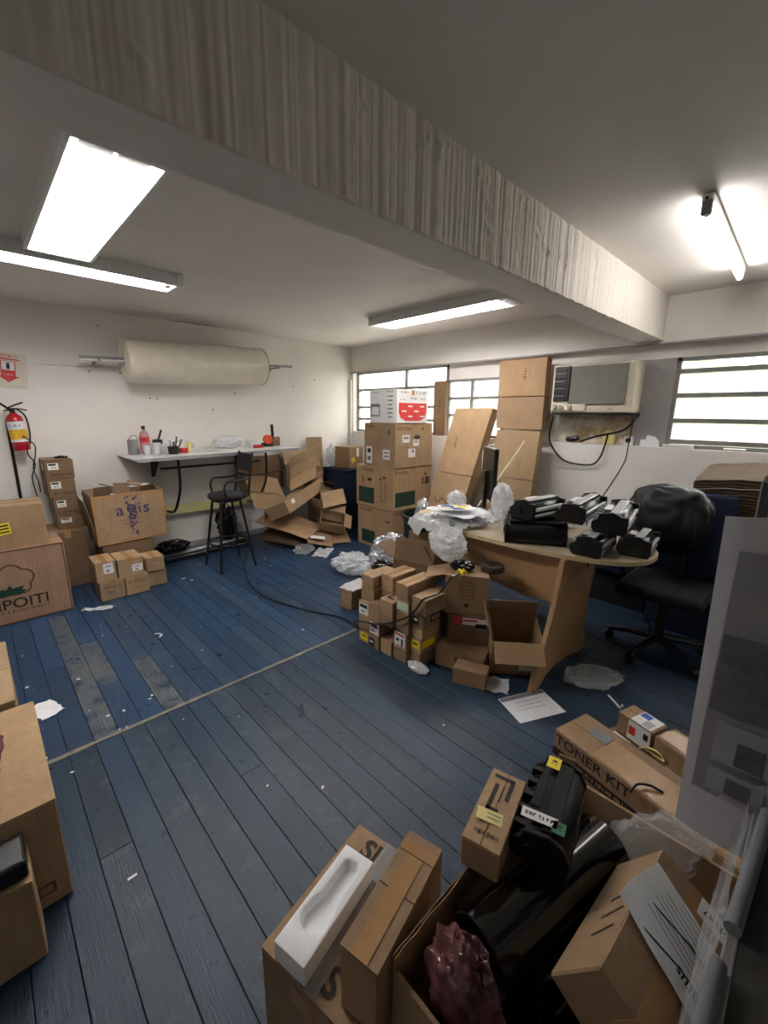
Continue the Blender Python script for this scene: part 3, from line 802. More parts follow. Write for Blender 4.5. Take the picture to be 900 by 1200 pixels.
tag(MB().tube(spline([(.36, 5.02, 1.30), (.345, 5.0, 1.22), (.385, 5.03, 1.12), (.352, 5.08, 1.0), (.36, 5.1, .86), (.37, 5.1, .78)]), .005).build('loose_cable', BLACK, smooth=40), 'thin black cable looping below the extinguisher nearest the wall strip', 'cable')
tag(MB().tube(spline([(.33, 5.0, 1.38), (.40, 5.0, 1.30), (.395, 5.01, 1.2), (.37, 5.06, 1.08), (.395, 5.12, .95), (.40, 5.16, .84)]), .005).build('loose_cable', BLACK, smooth=40), 'thin black cable running from the extinguisher toward the stacked cartons', 'cable')
tag(MB().box(.238, .262, 5.175, 5.199, 0, 1.52).build('cable_duct', BLACK, bevel=.002), 'thin black upright strip on the wall under the extinguisher', 'strip')
sg = thing('safety_sign', 'fire extinguisher sign with a red arrow pointing down', 'sign', (.30, 5.193, 1.80), 0, None, 0, 5)
MB().box(-.14, .14, 0, .005, 0, .30).build('plate', plain('cream_plate', srgb(214, 206, 188), .5, var=.05), sg)
FMs = face_M('F', .28, 0, .3) @ Matrix.Translation((0, 0, .001))
put_text(sg, FMs, .15, .272, .03, '~8', PRINT_R, bold=.02)
put_patch(sg, FMs, .15, .245, .16, .012, PRINT_R, name='print_bar')
put_patch(sg, FMs, .15, .185, .105, .09, PRINT_R, name='pictogram_field'); put_patch(sg, FMs, .15, .188, .088, .075, LABEL, name='pictogram_field', lift=.0014)
put_poly(sg, FMs, .15, .19, [(-.012, -.03), (.012, -.03), (.012, .01), (.004, .02), (.02, .026), (-.02, .026), (-.004, .02), (-.012, .01)], PRINT, name='pictogram', lift=.0022)
put_poly(sg, FMs, .15, .09, [(-.05, .05), (.05, .05), (.05, .01), (.075, .01), (0, -.045), (-.075, .01), (-.05, .01)], PRINT_R, name='arrow')
put_text(sg, FMs, .15, .112, .018, '~6', LABEL, lift=.0022)

# ------------------------------------------------------------------ bubble wrap roll
rl = thing('bubble_wrap_roll', 'thick translucent bubble wrap roll hung on a rod on the back wall', 'roll', (1.93, 4.965, 2.115), 0, None, 0, -2.3)
nx, n = 70, 40; vs = []
for i in range(nx):
    x = -.735+1.47*i/(nx-1)
    for k in range(n):
        a = 2*math.pi*k/n; q = Vector((x*4, math.cos(a)*1.4, math.sin(a)*1.4))
        r = .212 + .008*noise.noise(q) + .005*abs(noise.noise(q*4)) + (.012 if (k in (6, 7)) else 0) - (.012 if i in (0, nx-1) else 0)
        vs.append((x, r*math.cos(a), r*math.sin(a)))
fs = [(i*n+k, i*n+(k+1) % n, (i+1)*n+(k+1) % n, (i+1)*n+k) for i in range(nx-1) for k in range(n)]
MB().add(vs, fs).build('wrap', WRAP, rl, smooth=60)
for sx in (-1, 1):
    e = MB()
    for q in range(7):
        r0, r1 = .03+q*.026, .03+(q+1)*.026
        e.lathe([(r0, 0), (r0+.010, .006), (r1, 0)], 32, Matrix.Translation((sx*.733, 0, 0)) @ Matrix.Rotation(R(90*sx), 4, 'Y'))
    e.build('roll_end', WRAP, rl, smooth=50)
MB().cyl((-1.10, 0, .02), (1.17, 0, .02), .014, n=12).build('rod', STEEL, rl, smooth=40)
MB().cyl((-1.10, 0, -.004), (-.72, 0, -.004), .012, n=12).build('rod', WHITE_M, rl, smooth=40)
for sx in (-.95, .98): MB().box(sx-.012, sx+.012, -.02, .234, -.01, .01).box(sx-.012, sx+.012, .215, .234, -.03, .04).build('bracket', STEEL, rl)
# screws and plugs left in the back wall
for k, (x, z) in enumerate(((.93, 1.98), (1.20, 1.98), (1.42, 1.93), (1.46, 1.74), (1.53, 1.74), (2.42, 1.83), (2.13, 1.63), (3.6, 2.06), (3.25, 1.95), (1.06, 2.42), (2.47, 2.33))):
    o = MB().cyl((0, 0, 0), (0, -.02, .003), .007, .005, n=8).build('wall_plug', BLACK); o.location = (x, YA, z)
    tag(o, 'dark plug or screw left in the white back wall', 'screw', 'old plugs in the back wall')

# ------------------------------------------------------------------ workbench on the back wall
wb = thing('workbench', 'long white wall bench top on black brackets', 'workbench', (1.95, 4.8, 0), 0, None)
Mt = Matrix.Translation((0, 0, 1.18)) @ Matrix.Rotation(R(-1.0), 4, 'Y')
MB().box(-.87, .88, -.35, .385, -.022, 0, Mt).build('top', WHITE_M, wb, bevel=.003)
MB().box(-.87, .88, -.353, -.345, -.03, .002, Mt).build('edge_strip', GREY_P, wb)
for sx in (-.55, .42):
    MB().prism([(0, 0), (.30, 0), (.27, -.03), (.03, -.26), (0, -.26)], -.012, .012, Matrix(((0, 0, 1, sx), (-1, 0, 0, .385), (0, 1, 0, 1.155), (0, 0, 0, 1)))).build('bracket', BLACK_M, wb)
    MB().tube(spline([(sx+.06, -.28, 1.155), (sx+.07, -.27, 1.02), (sx+.08, -.20, .80), (sx+.09, .05, .55), (sx+.09, .3, .5)]), .014).build('strut', BLACK_M, wb, smooth=40)
MB().tube([(-.55, .10, 1.01), (.60, .10, 1.02)], .012).build('rail', BLACK_M, wb, smooth=40)
tag(MB().box(1.47, 2.62, 5.10, 5.13, .45, .56).build('wall_board', WOODY, bevel=.003), 'pale yellow board fixed low on the back wall under the bench', 'board')
struct(MB().box(XL, XB, YA-.012, YA, 0, .075).build('baseboard_back', plain('grey_skirting', srgb(150, 150, 150), .6), bevel=.003), 'grey skirting along the back wall', 'baseboard')
ZT = lambda x: 1.18 + (x-1.95)*math.tan(R(1.0)) + .001
def at_bench(o, x, y, rz=0): o.location = (x, y, ZT(x)); o.rotation_euler = (0, 0, R(rz)); return o
can = thing('metal_can', 'open steel can at the end of the wall bench', 'can'); at_bench(can, 1.19, 4.98)
MB().lathe([(0, .002), (.052, .002), (.052, .15), (.048, .15), (.048, .01), (0, .01)], 24).build('can', STEEL, can, smooth=40)
MB().tube(spline([(-.05, 0, .12), (-.02, -.04, .19), (.03, -.03, .185), (.05, 0, .12)]), .003).build('handle', BLACK, can)
bo = thing('spray_bottle', 'clear bottle with pink liquid and black cap on the bench', 'bottle'); at_bench(bo, 1.31, 5.02)
MB().lathe([(0, .001), (.042, .001), (.046, .01), (.046, .19), (.03, .225), (.016, .235), (.016, .255), (0, .255)], 24).build('bottle', PINK_L, bo, smooth=40)
MB().lathe([(.0465, .12), (.0465, .17)], 24).build('label_band', PRINT_R, bo, smooth=40)
MB().lathe([(0, .255), (.018, .255), (.018, .285), (0, .285)], 16).build('cap', BLACK, bo, smooth=40)
for k, (x, y, r, h) in enumerate(((1.36, 4.80, .042, .12), (1.43, 4.86, .038, .10), (1.28, 4.84, .036, .095))):
    c = MB().lathe([(0, .001), (r*.78, .001), (r, h), (r*.96, h), (r*.74, .006), (0, .006)], 20).build('plastic_cup', FILM_W, smooth=40); at_bench(c, x, y)
    tag(c, ('tall clear plastic cup beside the pen pot on the bench', 'clear plastic cup in front of the black tub on the bench', 'short clear plastic cup in front of the steel can')[k], 'cup', 'plastic cups on the bench')
tool = thing('tool_pot', 'small black pot with pens and drivers on the bench', 'pot'); at_bench(tool, 1.50, 4.74)
MB().lathe([(0, .001), (.05, .001), (.055, .08), (.05, .08), (.046, .01), (0, .01)], 20).build('pot', BLACK, tool, smooth=40)
for (dx, dy, hh, m) in ((.05, .02, .18, BLACK), (-.02, .03, .14, GREY_P), (.09, -.01, .15, BLACK), (0, -.03, .13, BLACK_M)):
    MB().tube([(dx*.3, dy*.3, .012), (dx, dy, hh)], .007).build('pen', m, tool, smooth=40)
tp = thing('black_canister', 'black tub with a tilted handle behind the cups on the bench', 'canister'); at_bench(tp, 1.44, 5.04)
MB().lathe([(0, .001), (.05, .001), (.05, .13), (.04, .14), (0, .14)], 20).build('tub', BLACK, tp, smooth=40); MB().tube([(.01, 0, .13), (.05, 0, .24)], .011).build('handle', BLACK, tp, smooth=40)
rc = MB().box(-.035, .035, -.03, .03, 0, .05).box(-.03, .03, -.031, -.03, .012, .036).build('red_carton', RED, bevel=.003); at_bench(rc, 1.62, 4.80, 10); tag(rc, 'small red carton beside the pen pot on the bench', 'box')
cr = MB().lathe([(0, .001), (.03, .001), (.03, .10), (0, .10)], 20).build('cream_roll', LABEL_PY, smooth=40); at_bench(cr, 1.70, 4.88); tag(cr, 'cream upright roll beside the red carton on the bench', 'roll')
o = crumple('plastic_bag', 'crumpled clear bag behind the cream roll on the bench', 'bag', (0, 0, 0), (.24, .18, .12), FILM, 4); at_bench(o, 1.70, 5.05)
o = rumpled_sheet('packing_film', 'flat clear film lying on the bench top', 'film', (0, 0, 0), .30, .2, .02, FILM, 3, 16, 12); at_bench(o, 1.86, 4.76, 15)
o = crumple('plastic_bag', 'crumpled grey bag in the middle of the bench', 'bag', (0, 0, 0), (.34, .22, .16), FILM_W, 9); at_bench(o, 2.20, 4.99)
o = crumple('plastic_bag', 'small white bag scrap beside the tape gun on the bench', 'bag', (0, 0, 0), (.12, .10, .09), FILM_W, 12); at_bench(o, 2.46, 4.95)
tg = thing('tape_gun', 'orange and black tape gun standing on the bench', 'tape gun'); at_bench(tg, 2.64, 4.86, -10)
MB().box(-.07, .07, -.02, .02, .0, .05).build('base', BLACK, tg, bevel=.004); MB().cyl((.01, -.03, .09), (.01, .03, .09), .055, n=24).build('tape_roll', ORANGE, tg, smooth=40)
MB().tube([(.06, 0, .04), (.075, 0, .16), (.07, 0, .27)], .018, 10).build('handle', BLACK, tg, smooth=40)
tp2 = MB().box(-.06, .06, -.025, .025, 0, .035).build('red_tool_box', RED, bevel=.003); at_bench(tp2, 2.49, 4.80, 8); tag(tp2, 'flat red and white packet beside the tape gun', 'packet')
carton('little carton at the far end of the bench top', 2.72, 4.86, ZT(2.8)+.002, .12, .1, .11, 12, mat=CARD_D, seam='y')
# dark pipes and a bag on the floor under the bench
tag(MB().tube(spline([(1.32, 4.78, .035), (1.7, 4.80, .035), (2.3, 4.92, .035)]), .034, 12).build('black_pipe', BLACK, smooth=40), 'black pipe on the floor under the bench, nearest the small cartons', 'pipe')
tag(MB().tube([(1.30, 4.93, .03), (2.35, 5.02, .03)], .028, 12).build('grey_pipe', GREY_P, smooth=40), 'grey pipe on the floor under the bench by the skirting', 'pipe')
crumple('black_bag', 'crumpled black plastic bag under the bench', 'bag', (1.45, 4.93, .065), (.36, .2, .14), BLACK_G, 21, .5)
crumple('black_bag', 'limp black bag hanging under the bench behind the stool', 'bag', (2.12, 5.02, .06), (.24, .2, .46), BLACK_G, 23, .4)

# ------------------------------------------------------------------ bar stool
st = thing('bar_stool', 'black metal bar stool with round padded seat and arm hoops', 'stool', (1.82, 4.268, 0))
MB().lathe([(0, .735), (.165, .735), (.18, .75), (.18, .772), (.165, .79), (0, .797)], 36).build('seat', BLACK_F, st, smooth=50)
MB().lathe([(.05, .715), (.15, .715), (.15, .735), (.05, .735)], 24).build('seat_ring', BLACK_M, st, smooth=40)
for sx, sy in ((-1, -1), (-1, 1), (1, -1), (1, 1)):
    MB().tube([(sx*.10, sy*.10, .735), (sx*.188, sy*.195, .0)], .0135, 10).build('leg', BLACK_M, st, smooth=40)
MB().tube([(.195*math.cos(a)*1.0, .195*math.sin(a), .27) for a in [2*math.pi*i/40 for i in range(41)]], .009, 8).build('foot_ring', BLACK_M, st, smooth=60)
for sy in (-1, 1):
    MB().tube(spline([(.10, sy*.14, .74), (.17, sy*.15, .78), (.20, sy*.15, .95), (.235, sy*.15, 1.16), (.25, sy*.15, 1.20)]), .013, 8).build('back_post', BLACK_M, st, smooth=60)
    MB().tube(spline([(-.07, sy*.165, .76), (-.085, sy*.17, .86), (-.05, sy*.175, .925), (.06, sy*.17, .93), (.195, sy*.152, .94)]), .011, 8).build('arm', BLACK_M, st, smooth=60)
MB().box(-.012, .012, -.16, .16, -.09, .09, Matrix.Translation((.226, 0, 1.10)) @ Matrix.Rotation(R(10), 4, 'Y')).build('backrest', BLACK_F, st, bevel=.008, seg=2)
MB().tube([(.205, -.15, .965), (.205, .15, .965)], .010).build('back_rail', BLACK_M, st, smooth=40)

# ------------------------------------------------------------------ heap of flattened cardboard by the back wall
GH = 'flattened cartons in the heap beside the stool'
H = lambda lb, *a, **k: sheet(lb, *a, group=GH, **k)
H('flattened carton leaning highest against the back wall', (2.95, 4.92, .62), (3.52, 4.92, .55), (2.98, 5.12, 1.16), folds=((.55, .03),), mat=CARD_L, bend=.02)
H('tall flap of card standing behind the heap by the blue bin', (3.32, 5.02, .10), (3.54, 4.96, .10), (3.40, 5.14, 1.28), folds=((.5, .02),), mat=CARD_L, bend=.02)
H('curled kraft panel in the upper middle of the heap', (2.86, 4.72, .62), (3.22, 4.66, .78), (2.98, 4.88, 1.04), folds=((.4, -.03), (.7, -.035)), mat=CARD_L, bend=.03)
H('flattened carton under the bench end', (2.34, 5.06, .62), (2.98, 5.08, .62), (2.34, 5.14, 1.06), folds=((.5, .02),), mat=CARD_D, bend=.015)
H('broad kraft sheet sloping from the bench end', (2.30, 4.60, .50), (2.66, 4.42, .44), (2.36, 4.98, .86), folds=((.45, .02),), mat=CARD, bend=.02)
# long open trough box lying on the heap
tb = open_carton('long open carton lying on top of the heap with a white label', 0, 0, 0, .95, .30, .15, 28, flaps=(None, 150, 235, None), mat=CARD, rx=-24, ry=-9, loc=(2.86, 4.50, .50), fl=.14,
     stickers=[('F', .16, .10, .07, .05, LABEL, {})])
H('flattened carton spread below the long open carton', (2.28, 4.62, .34), (2.70, 4.14, .14), (2.78, 4.90, .36), folds=((.5, .03),), mat=CARD, bend=.03)
H('flattened carton lowest in the heap by the stool', (2.32, 4.66, .12), (2.66, 4.24, .025), (2.86, 4.92, .18), folds=((.45, .02),), mat=CARD_D, bend=.03)
H('flattened carton lying at the front of the heap with a white paper label', (2.70, 4.12, .10), (2.98, 4.00, .02), (3.02, 4.62, .22), folds=((.5, .02),), mat=CARD, bend=.02)
H('sheet of kraft card on the floor toward the stacked tall cartons', (2.98, 4.14, .02), (3.28, 4.02, .015), (3.30, 4.80, .20), folds=((.4, .015),), mat=CARD, bend=.015)
H('folded strip of card standing in the middle of the heap', (3.06, 4.36, .30), (3.30, 4.22, .22), (3.18, 4.53, .66), folds=((.5, .04),), mat=CARD_D, bend=.02)
open_carton('small open carton tipped on its side in the heap beside the stacked tall cartons', 0, 0, 0, .30, .22, .16, -35, flaps=(None, 200, 170, None), mat=CARD, rx=38, ry=12, loc=(3.18, 4.30, .20), fl=.10)
open_carton('small dark open carton tilted high in the heap by the blue bin', 0, 0, 0, .26, .20, .14, 20, flaps=(200, None, 120, None), mat=CARD_D, rx=-30, ry=20, loc=(3.30, 4.60, .52), fl=.10)
H('pale kraft flap resting against the stacked tall cartons', (3.06, 4.28, .44), (3.36, 4.20, .48), (3.16, 4.48, .60), mat=CARD_L, bend=.01)
pp = MB().box(-.09, .09, -.035, .035, 0, .0015).build('shipping_label', LABEL); pp.location = (2.86, 4.14, .135); pp.rotation_euler = (R(16), R(10), R(-28)); tag(pp, 'white shipping paper on the front sheet of the heap', 'paper')
crumple('packing_film', 'clear plastic film trailing from the front of the heap', 'film', (2.64, 4.10, .0), (.26, .22, .09), FILM, 31, .6, 4, 4, 20)
rumpled_sheet('packing_film', 'torn clear film on the floor in front of the heap', 'film', (2.78, 3.93, 0), .34, .18, .06, FILM_W, 5, 26, 16, 40)

# corner: blue bin, a small carton with yellow sticker, bag
bn = thing('storage_bin', 'navy blue bin in the corner behind the heap', 'bin', (3.86, 4.80, 0), 0)
MB().box(-.26, .26, -.24, .24, 0, .82).build('body', NAVY_F, bn, bevel=.02, seg=2); MB().box(-.275, .275, -.255, .255, .82, .85).build('lid', NAVY_F, bn, bevel=.008)
carton('small carton with a yellow sticker on the blue bin', 3.74, 4.60, .852, .28, .28, .30, 8, mat=CARD, stickers=[('F', .08, .12, .07, .07, LABEL_Y, {'rot': 25}), ('F', .17, .22, .05, .12, LABEL, {})])
crumple('plastic_bag', 'milky plastic bag in the corner beside the small sticker carton', 'bag', (3.76, 5.03, .852), (.16, .18, .32), FILM_W, 41, .4)

# ------------------------------------------------------------------ stack of tall branded cartons
KY = 'KYOCERA'; GK = 'large printer cartons stacked by the corner window'
def dots(root, w, d, h, face, spots):
    for (u, v, a, b, m) in spots: put_patch(root, face_M(face, w, d, h), u, v, a, b, m, name='print_patch', thick=.0004)
k1 = carton('large printer carton at the floor with a green patch', 3.40, 3.40, 0, .60, .62, .50, 0, GK, 'y', True, CARD_L, prints=[('L', .16, .45, .045, KY, {'bold': .02, 'mat': PRINT_B}), ('F', .15, .45, .045, KY, {'bold': .02, 'mat': PRINT_B})])
dots(k1, .60, .62, .50, 'L', [(.20, .12, .24, .16, PRINT_G), (.52, .36, .03, .03, PRINT_B), (.56, .36, .03, .03, PRINT_B)]); dots(k1, .60, .62, .50, 'F', [(.14, .12, .22, .16, PRINT_G)])
k2 = carton('large printer carton with green patches and a hand slot', 3.392, 3.385, .50, .66, .655, .50, 0, GK, 'y', True, CARD_L,
   prints=[('F', .13, .44, .05, KY, {'bold': .02, 'mat': PRINT_B}), ('L', .22, .45, .045, KY, {'bold': .02, 'mat': PRINT_B})])
dots(k2, .66, .655, .50, 'L', [(.19, .14, .28, .19, PRINT_G), (.13, .33, .02, .07, PRINT_B), (.44, .36, .03, .03, PRINT_B), (.50, .38, .05, .03, PRINT_B)])
dots(k2, .66, .655, .50, 'F', [(.20, .13, .34, .17, PRINT_G), (.50, .32, .03, .09, PRINT_B), (.58, .32, .08, .09, PRINT_B), (.55, .40, .05, .025, PRINT_B)])
o = MB().tube(spline([(.45, .32, 0), (.45, .12, 0), (.48, .10, 0), (.52, .12, 0), (.52, .32, 0)]), .004, 6).build('slot_outline', PRINT_B, k2, smooth=40); o.matrix_local = face_M('L', .66, .655, .5)
for u in (.10, .18, .26): put_patch(k2, face_M('F', .66, .655, .5), u, .32, .003, .16, PRINT_B, name='print_line', thick=.0003)
put_poly(k2, face_M('L', .66, .655, .5), .25, .335, [(.045*math.cos(a), .02*math.sin(a)) for a in [2*math.pi*i/16 for i in range(16)]], PRINT, name='hand_hole', lift=.001)
k3 = carton('large printer carton with white shipping labels under the white box', 3.40, 3.372, 1.0, .63, .525, .505, 0, GK, 'y', True, CARD_L,
   prints=[('F', .15, .44, .055, KY, {'bold': .025, 'mat': PRINT_B}), ('L', .10, .46, .04, KY, {'bold': .02, 'mat': PRINT_B}), ('L', .12, .22, .03, KY, {'mat': PRINT_B}), ('F', .14, .235, .035, KY, {'mat': PRINT_B})],
   stickers=[('F', .17, .33, .12, .085, LABEL, {'bars': [(0, .01, .08, .025, PRINT_GR)]}), ('F', .34, .28, .10, .075, LABEL, {'bars': [(0, .015, .05, .02, PRINT_GR)]}), ('F', .27, .165, .12, .10, LABEL, {'bars': [(.02, .02, .04, .03, PRINT_GR)]}),
             ('L', .09, .13, .10, .20, LABEL, {'bars': [(0, .05, .06, .05, PRINT), (0, -.04, .06, .05, PRINT_GR)]}), ('L', .38, .15, .11, .11, LABEL, {'bars': [(0, .02, .07, .02, PRINT_GR), (0, -.02, .07, .02, PRINT_GR)]})])
put_poly(k3, face_M('F', .63, .525, .505), .355, .345, [(.055*math.cos(a), .024*math.sin(a)) for a in [2*math.pi*i/16 for i in range(16)]], PRINT, name='hand_hole', lift=.001)
dots(k3, .63, .525, .505, 'F', [(.45, .44, .03, .03, PRINT_B), (.53, .44, .08, .06, TAPE)]); dots(k3, .63, .525, .505, 'L', [(.42, .40, .03, .05, PRINT_B)])
k4 = carton('white printer box with a red printed panel on top of the stack', 3.405, 3.36, 1.506, .51, .45, .365, 0, None, 'y', True, LABEL,
   prints=[('F', .12, .335, .032, '~7', {'mat': PRINT_GR}), ('F', .38, .335, .055, '~5', {'mat': PRINT_GR, 'bold': .02}), ('F', .26, .27, .035, '~5', {'mat': PRINT, 'bold': .03}), ('F', .42, .265, .03, '~5', {'mat': PRINT_GR}), ('F', .09, .255, .03, '~5', {'mat': PRINT_GR}),
           ('L', .10, .335, .028, '~6', {'mat': PRINT_GR}), ('L', .33, .34, .035, '~5', {'mat': PRINT_GR, 'bold': .02})])
put_poly(k4, face_M('F', .51, .45, .365), .255, .02, [(-.23, .20), (-.23, .10), (-.20, .04), (-.12, .005), (.12, .005), (.20, .04), (.23, .10), (.23, .20)], PRINT_R, name='red_panel', lift=.001)
for k in range(4):
    for q in range(3): put_patch(k4, face_M('F', .51, .45, .365), .11+k*.10, .075+q*.055, .075, .016, LABEL, name='print_line', lift=.0018, thick=.0003, rot=0) if (k+q) % 2 else put_patch(k4, face_M('F', .51, .45, .365), .11+k*.10, .075+q*.055, .08, .035, PRINT_B, name='print_line', lift=.0018, thick=.0003) if False else None
put_patch(k4, face_M('L', .51, .45, .365), .10, .14, .15, .14, PRINT_GR, name='printer_picture'); put_patch(k4, face_M('L', .51, .45, .365), .10, .13, .12, .09, LABEL, name='printer_picture', lift=.0014)
for q in range(6): put_patch(k4, face_M('L', .51, .45, .365), .34, .29-q*.045, .09-.01*(q % 3), .014, PRINT_GR, name='print_line', thick=.0003)

# ------------------------------------------------------------------ big flattened cartons leaning on the window wall
def slab(label, P0, P1, P2, thick, mat, prints=(), fold=.5, name='flattened_carton'):
    r, M = sheet(label, P0, P1, P2, folds=((fold, 0),), thick=thick, mat=mat, name=name, group=None, prints=prints)
    return r, M
s1, M1 = slab('large flattened carton leaning at a tilt against the window wall', (3.76, 2.82, .02), (3.82, 3.36, .02), (4.15, 2.59, 1.672), .11, CARD_L, fold=.55)
def sheet_text(root, M, u, v, size, txt, lift, rot=0, mat=None, flip=False):
    MM = M @ Matrix.Translation((u, v, 0)) @ (Matrix.Rotation(math.pi, 4, 'Y') if flip else Matrix.Identity(4))
    return put_text(root, MM, 0, 0, size, txt, mat or PRINT, rot, .02, lift)
sheet_text(s1, M1, .24, 1.30, .05, '~5', .057, 90, flip=True)
o = MB().tube(spline([(.15, .62, 0), (.18, .58, 0), (.22, .61, 0), (.26, .64, 0), (.30, .60, 0), (.34, .58, 0), (.38, .63, 0)]), .004, 6).build('scribble', PRINT, s1, smooth=40); o.matrix_local = M1 @ Matrix.Translation((0, 0, -.056))
for u in (.08, .20, .34, .46):
    o = MB().box(u-.012, u+.012, .28, .48, -.002, .002).build('slot_print', PRINT_B, s1); o.matrix_local = M1 @ Matrix.Translation((0, 0, -.056))
s2, M2 = slab('flattened carton standing below the tall one against the window wall', (3.92, 2.02, .02), (3.92, 2.50, .02), (4.06, 2.00, 1.455), .09, CARD_L, fold=.66)
s3, M3 = slab('tall flattened carton standing beside the air conditioner', (4.16, 2.035, 1.46), (4.16, 2.555, 1.46), (4.20, 2.06, 2.16), .10, CARD, fold=.47)
sheet_text(s3, M3, .24, .55, .045, '~5', .053, 90, flip=True)
n1 = carton('narrow carton standing on end on the sill of the corner window', 3.9, 3.6, 1.347, .19, .06, .66, -90, None, 'x', False, CARD_D, loc=(4.315, 3.49, 1.347), ry=0)
put_text(n1, face_M('F', .19, .06, .66), .10, .36, .045, '~5', PRINT, 90, .02)
o = MB().box(-.03, .03, -.19, .19, 0, .52).build('leaning_board', CARD_D, bevel=.004); o.location = (4.16, 3.20, .85); o.rotation_euler = (0, R(8), 0)
bpy.data.objects.remove(o)

# ------------------------------------------------------------------ window air conditioner
ac = thing('air_conditioner', 'aged cream window air conditioner with three dials', 'air conditioner', (4.25, 1.61, 1.632), 0)
# local: front faces -x; width along y (.72), height .43
MB().box(-.13, .18, -.36, .36, 0, .435).build('casing', CREAM_P, ac, bevel=.014, seg=3)
MB().box(-.146, -.128, -.30, .185, .075, .415).build('front_grille', AC_DARK, ac, bevel=.004)
for k in range(14): MB().box(-.150, -.146, -.295, .18, .09+k*.023, .096+k*.023).build('grille_slat', AC_DARK, ac)
MB().box(-.142, -.128, .215, .335, .105, .42).build('vent_frame', BLACK, ac, bevel=.003)
for k in range(9): MB().box(-.156, -.138, .222, .328, .118+k*.033, .126+k*.033, Matrix.Translation((0, 0, 0))).build('vent_louvre', AC_DARK if k % 2 else BLACK, ac)
MB().box(-.158, -.12, .185, .215, .105, .42).build('vent_tab', BLACK, ac, bevel=.003)
MB().box(-.148, -.128, .02, .35, .012, .085).build('control_panel', CREAM_P, ac, bevel=.006)
for yy in (.31, .25, .17):
    kn = MB().cyl((-.148, yy, .05), (-.172, yy, .05), .024, .019, n=18).build('dial', CREAM_P, ac, smooth=40)
    MB().box(-.178, -.171, yy-.004, yy+.004, .032, .068).build('dial_grip', GREY_P, kn)
MB().box(-.150, -.147, -.22, -.17, .028, .042).build('badge', GREY_P, ac)
MB().box(-.10, .18, -.37, .37, -.018, -.002).build('base_tray', BLACK_M, ac)
# items on the sill and cables
SZ = 1.346
o = MB().tube(spline([(4.325, 1.86, SZ+.03), (4.315, 1.80, SZ+.035), (4.32, 1.75, SZ+.05)]), [.022]*0 or .026, 10).build('black_plug', BLACK, smooth=40); tag(o, 'black rubber bung on the sill under the air conditioner', 'bung')
o = MB().prism([(-.05, 0), (.05, 0), (.058, .06), (.04, .13), (-.03, .14), (-.055, .07)], -.015, .015, Matrix(((0, 0, 1, 0), (1, 0, 0, 0), (0, 1, 0, 0), (0, 0, 0, 1)))).build('foam_lump', LABEL_PY, bevel=.006); o.location = (4.33, 1.47, SZ); tag(o, 'yellowish foam lump on the sill', 'foam')
so = thing('wall_socket', 'white wall socket with a black hole on the sill', 'socket', (4.335, 1.30, SZ)); MB().box(-.02, .02, -.04, .04, 0, .085).build('plate', WHITE_M, so, bevel=.004); MB().cyl((-.0205, 0, .045), (-.023, 0, .045), .022, n=18).build('outlet', BLACK, so)
o = MB().prism([(-.07, 0), (.08, 0), (.08, .06), (.04, .062), (.03, .10), (-.03, .085), (-.06, .05)], -.02, .02, Matrix(((0, 0, 1, 0), (1, 0, 0, 0), (0, 1, 0, 0), (0, 0, 0, 1)))).build('foam_scrap', FOAM, bevel=.003); o.location = (4.325, 1.12, SZ); tag(o, 'broken white foam scrap on the sill below the grey panel', 'foam')
o = MB().box(-.02, .02, -.11, .11, 0, .03).build('white_bar', WHITE_M, bevel=.003); o.location = (4.305, .91, SZ); tag(o, 'short white bar lying on the sill of the wide window', 'bar')
o = MB().tube([(4.30, .60, SZ+.012), (4.31, .50, SZ+.012), (4.29, .46, SZ+.012)], .01).build('metal_clip', STEEL); tag(o, 'small metal clip on the sill of the wide window', 'clip')
tag(MB().tube(spline([(4.12, 1.24, 1.62), (4.26, 1.26, 1.57), (4.26, 1.34, 1.48), (4.24, 1.55, 1.42), (4.25, 1.70, 1.365)]), .010).build('power_cable', BLACK, smooth=40), 'thick dark cable from the air conditioner down to the sill', 'cable')
tag(MB().tube(spline([(4.25, 1.99, 1.60), (4.245, 2.01, 1.38), (4.235, 1.90, 1.22), (4.24, 1.78, 1.155), (4.24, 1.58, 1.15), (4.235, 1.50, 1.22), (4.25, 1.47, 1.35), (4.26, 1.46, 1.45)]), .008).build('power_cable', BLACK, smooth=40), 'black cable hanging in a wide loop below the sill', 'cable')
tag(MB().tube(spline([(4.255, 1.26, 1.60), (4.24, 1.27, 1.36), (4.1, 1.24, 1.22), (3.8, 1.23, 1.05), (3.4, 1.2, .90), (3.15, 1.15, .83)]), .005).build('power_cable', BLACK, smooth=40), 'thin cable dropping from the socket to the desk', 'cable')
tag(MB().tube(spline([(4.264, 1.60, 1.10), (4.264, 1.9, 1.10)]), .004).build('power_cable', WHITE_M, smooth=40), 'short white cable clipped to the wall below the loop', 'cable')

